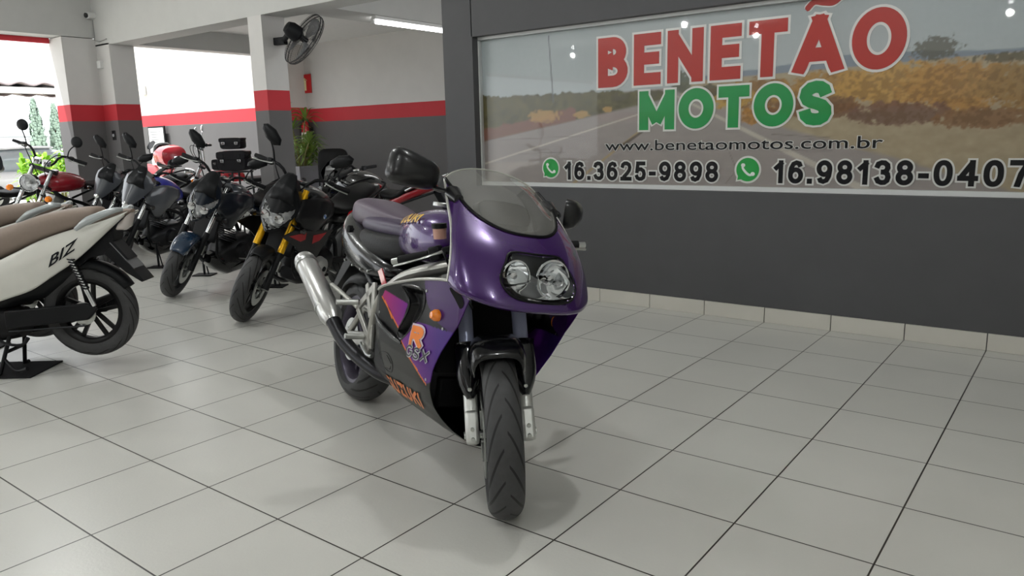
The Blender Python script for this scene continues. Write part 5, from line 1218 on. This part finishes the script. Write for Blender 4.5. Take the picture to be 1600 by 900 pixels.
# ---- inside: radiator, engine, frame
obj('radiator',box((.47,0,.60),(.04,.36,.30)),M('radiator_black','0e0e0f',.7),hero,bev=.01)
obj('oil_cooler',box((.42,0,.36),(.04,.26,.12)),M('radiator_black','0e0e0f',.7),hero,bev=.01)
eo=obj('engine',hull([(-.20,.16,.62,.30),(-.1,.20,.66,.27),(.2,.20,.70,.26),(.38,.17,.72,.28),(.42,.10,.68,.32)],20,4),M('engine_dark','1d1d1f',.5,.3),hero)
for s in(-1,1):
    fr=obj('frame_rail',tube([(.46,s*.06,.88),(.38,s*.13,.845),(.12,s*.175,.765),(-.12,s*.17,.64),(-.24,s*.155,.50),(-.25,s*.15,.38)],[.04,.055,.055,.045,.035,.03],14,4,flat=.5),SAG,hero)
    obj('subframe_rail',tube([(-.12,s*.15,.70),(-.35,s*.15,.66),(-.8,s*.11,.86)],.014,10,3),DMT,hero)
# seat, tank, tail
tk=obj('fuel_tank',hull([(-.17,.10,.94,.85),(-.155,.13,.985,.83),(-.09,.16,1.025,.82,0,.45),(.05,.19,1.055,.81,0,.45),(.18,.20,1.062,.82,0,.45),(.30,.17,1.045,.85),(.37,.12,1.01,.88),(.39,.07,.97,.91)],28,2.8),M('tank_purple','3f1c62',.25,metal=.2,coat=.7,var=.04),hero,sub=1)
def tankon(x,t):  # point on right side of tank, t: angle from horizontal
    st=[(-.17,.10,.94,.85,.5),(-.155,.13,.985,.83,.5),(-.09,.16,1.025,.82,.45),(.05,.19,1.055,.81,.45),(.18,.20,1.062,.82,.45),(.30,.17,1.045,.85,.5)]
    xs=[q[0] for q in st];w,zt,zb,fw=[np.interp(x,xs,[q[k] for q in st]) for k in(1,2,3,4)];zc=zb+(zt-zb)*fw;n=2.8
    return w*abs(math.cos(t))**(2/n)+.002,zc+(zt-zc)*abs(math.sin(t))**(2/n)+.002
for s in(-1,1):
    v,f=strokes('SUZUKI',0,0,.31,.055,.24,0,.2);v=[(a,b/.055,ly) for a,b,ly in v]
    V=[]
    for a,b,ly in v:
        X=-.13+(a if s<0 else .31-a);y,z=tankon(X,.30+.34*b);V.append((X,s*(y+.003+ly),z+.003+ly))
    obj('tank_lettering',G().add(V,f),M('decal_gold','d8a92a',.35),tk,smooth=False,label='gold lettering on the tank')
obj('fuel_cap',disc((-.02,0,1.072),.045,.02,'z'),STL,tk)
obj('rider_seat',hull([(-.68,.12,.91,.80),(-.63,.16,.925,.78),(-.4,.175,.92,.765),(-.2,.16,.925,.775),(-.08,.125,.925,.80),(-.05,.08,.90,.84)],28,3),LEA,hero,sub=1)
ps_=obj('pillion_seat',hull([(-.95,.05,1.0,.93),(-.92,.10,1.04,.92),(-.80,.135,1.06,.90),(-.66,.14,1.05,.90),(-.5,.12,1.02,.90),(-.35,.08,.995,.92),(-.25,.03,.98,.94)],28,3),GRYP,hero,sub=1,label='greyish purple pillion seat hump')
obj('seat_strip',hull([(-.66,.13,.96,.89),(-.60,.155,.98,.885),(-.35,.15,.98,.88),(-.12,.12,.975,.885),(-.06,.08,.96,.90)],24,3),M('purple_vinyl','3b3048',.4,bump=.2,scale=80),ps_,sub=1)
tl=obj('tail_cowl',hull([(-1.03,.045,.985,.90),(-.99,.10,.99,.83),(-.90,.155,.965,.76),(-.75,.185,.935,.70),(-.58,.19,.89,.665),(-.40,.185,.85,.66),(-.25,.155,.80,.68),(-.16,.11,.78,.70)],28,2.6),BPT,hero,sub=1)
obj('grab_hole',lathe([(.001,-.170),(.022,-.170),(.024,-.150)],(-.73,0,.88),'y',16),M('matt_black','060606',.8),tl)
for q in((-.70,.70),(-.58,.69),(-.46,.685),(-.36,.69)):
    obj('tail_rivet',disc((q[0],-.175,q[1]+.03),.006,.014),STL,tl)
obj('tail_light',hull([(-1.06,.04,.965,.92),(-1.045,.07,.975,.91),(-1.01,.09,.98,.90)],14),RED,tl)
obj('plate_bracket',prism([(-.93,.78),(-.83,.74),(-1.10,.52),(-1.15,.54)],-.08,.08),BLK,hero,bev=.004)
# red stripe bracket between tail and fairing
obj('side_graphic',prism([(-.20,.74),(-.16,.76),(-.06,.68),(-.08,.65)],-.19,-.185),M('stripe_red','b23038',.3,coat=1),hero)
# rear inner fender and swingarm
obj('rear_hugger',arc_fender(-WB/2,RR,RR+.02,.10,75,150,drop=.06),BLK,hero,solid=.003)
for s in(-1,1):
    sa=obj('swingarm_arm',obox((-.24,s*.12,.42),(-WB/2-.06,s*.125,RR),.035,.065),SAG,hero,bev=.008)
    obj('swingarm_brace',tube([(-.28,s*.12,.47),(-.46,s*.125,.53),(-.66,s*.125,.36)],.016,10,3),SAG,sa)
    obj('axle_adjuster',box((-WB/2-.02,s*.14,RR),(.09,.02,.055)),ALU,sa,bev=.005)
    # rearset plate with footpegs
    gq=G()
    for a_,b_ in (((-.22,.38),(-.27,.68)),((-.22,.40),(-.45,.53)),((-.45,.53),(-.27,.66)),((-.27,.52),(-.36,.66)),((-.24,.36),(-.32,.42))):gq+=obox((a_[0],s*.17,a_[1]),(b_[0],s*.17,b_[1]),.014,.032)
    rs=obj('footrest_bracket',gq,SAG,hero,bev=.003)
    obj('footpeg',tube([(-.30,s*.18,.42),(-.30,s*.27,.42)],.013,12,1),ALU,rs);obj('pillion_peg',tube([(-.43,s*.18,.56),(-.45,s*.28,.55)],.014,12,1),ALU,rs)
    obj('muffler_bracket',tube([(-.45,s*.17,.53),(-.60,s*.20,.57),(-.70,s*.23,.60)],.011,8,3),SAG,rs)
    obj('foot_lever',tube([(-.30,s*.19,.39),(-.2,s*.195,.36),(-.12,s*.20,.37)],.008,8,2),STL,rs)
obj('rear_shock',tube([(-.30,0,.42),(-.42,0,.70)],.035,14,1),BLK,hero)
obj('chain_guard',box((-.5,.13,.40),(.5,.02,.05)),BLK,hero,bev=.005)
# exhaust
obj('exhaust_pipe',tube([(.25,-.03,.27),(.0,-.10,.285),(-.16,-.165,.30),(-.40,-.222,.36),(-.58,-.245,.445)],[.03,.03,.031,.034,.036],18,5),M('pipe_black','232326',.35,.7),hero)
mf=obj('muffler',tube([(-.565,-.244,.435),(-.60,-.248,.458),(-.80,-.265,.56),(-1.03,-.285,.672),(-1.045,-.286,.680)],[.038,.056,.057,.056,.050],28,1),M('muffler_silver','c8c8c6',.3,.85),hero,label='silver cylindrical muffler')
for t in(.22,.9):
    p=np.array((-.565,-.244,.435))*(1-t)+np.array((-1.045,-.286,.680))*t;d=np.array((-.48,-.042,.245));d/=np.linalg.norm(d)
    obj('muffler_band',tube([tuple(p-d*.012),tuple(p+d*.012)],.0595,28,1),STL,mf)
obj('end_pipe',tube([(-1.04,-.286,.678),(-1.075,-.289,.696)],.026,20,1),DMT,mf)
# clip-on bars, controls, reservoir
for s in(-1,1):
    T_=np.array(hleg(.70,s*.10,.015));tipb=T_+(np.array([-.10,s*.24,-.045]) if s<0 else np.array([-.06,s*.26,-.02]));d=(tipb-T_)/np.linalg.norm(tipb-T_)
    br_=obj('handlebar',xf(tube([tuple(T_),tuple(tipb)],.0125,12,1),HS),BLK,hero)
    obj('bar_clamp',xf(tube([tuple(T_-np.array([.01,0,.025])),tuple(T_+np.array([-.012,0,.03]))],.037,18,1),HS),SAG,br_)
    obj('grip',xf(tube([tuple(tipb-d*.13),tuple(tipb-d*.06),tuple(tipb)],[.017,.0185,.018],14,1),HS),RUB,br_)
    obj('bar_end',xf(tube([tuple(tipb),tuple(tipb+d*.03)],.013,12,1),HS),STL,br_)
    obj('switch_housing',xf(obox(tuple(tipb-d*.185),tuple(tipb-d*.135),.045,.055),HS),BLK,br_,bev=.008)
    obj('lever',xf(tube([tuple(tipb-d*.20+np.array([.025,0,.005])),tuple(tipb-d*.16+np.array([.055,0,.003])),tuple(tipb-d*.08+np.array([.072,0,-.004])),tuple(tipb+d*.02+np.array([.060,0,-.01]))],[.012,.009,.007,.008],8,4,flat=.6),HS),STL,br_)
    obj('lever_bracket',xf(obox(tuple(tipb-d*.23+np.array([.025,0,.005])),tuple(tipb-d*.19+np.array([.03,0,.005])),.03,.03),HS),BLK,br_,bev=.005)
    obj('brake_hose',xf(tube([tuple(tipb-d*.2+np.array([.04,0,0])),tuple(T_+np.array([.06,s*.06,-.02])),tuple(T_+np.array([.04,s*.02,-.12])),hleg(.45,s*.07,.05)],.005,8,5),HS),BLK,br_)
rp=np.array(hleg(.70,-.10,.015))+np.array([.0,-.075,.035])
rv=obj('brake_reservoir',xf(lathe([(.001,-.025),(.024,-.025),(.026,.015),(.001,.015)],tuple(rp+np.array([0,0,.03])),'z',20),HS),M('reservoir_plastic','c79a8a',.4),hero)
obj('reservoir_cap',xf(lathe([(.001,.0),(.029,0),(.029,.018),(.001,.02)],tuple(rp+np.array([0,0,.045])),'z',20),HS),BLK,rv)
# side stand on the far side
fz=(.004+.30*math.sin(HL))/math.cos(HL)
obj('side_stand',tube([(-.12,.14,.28),(-.08,.22,.19),(-.02,.30,fz+.012)],[.016,.014,.013],10,2),BLK,hero)
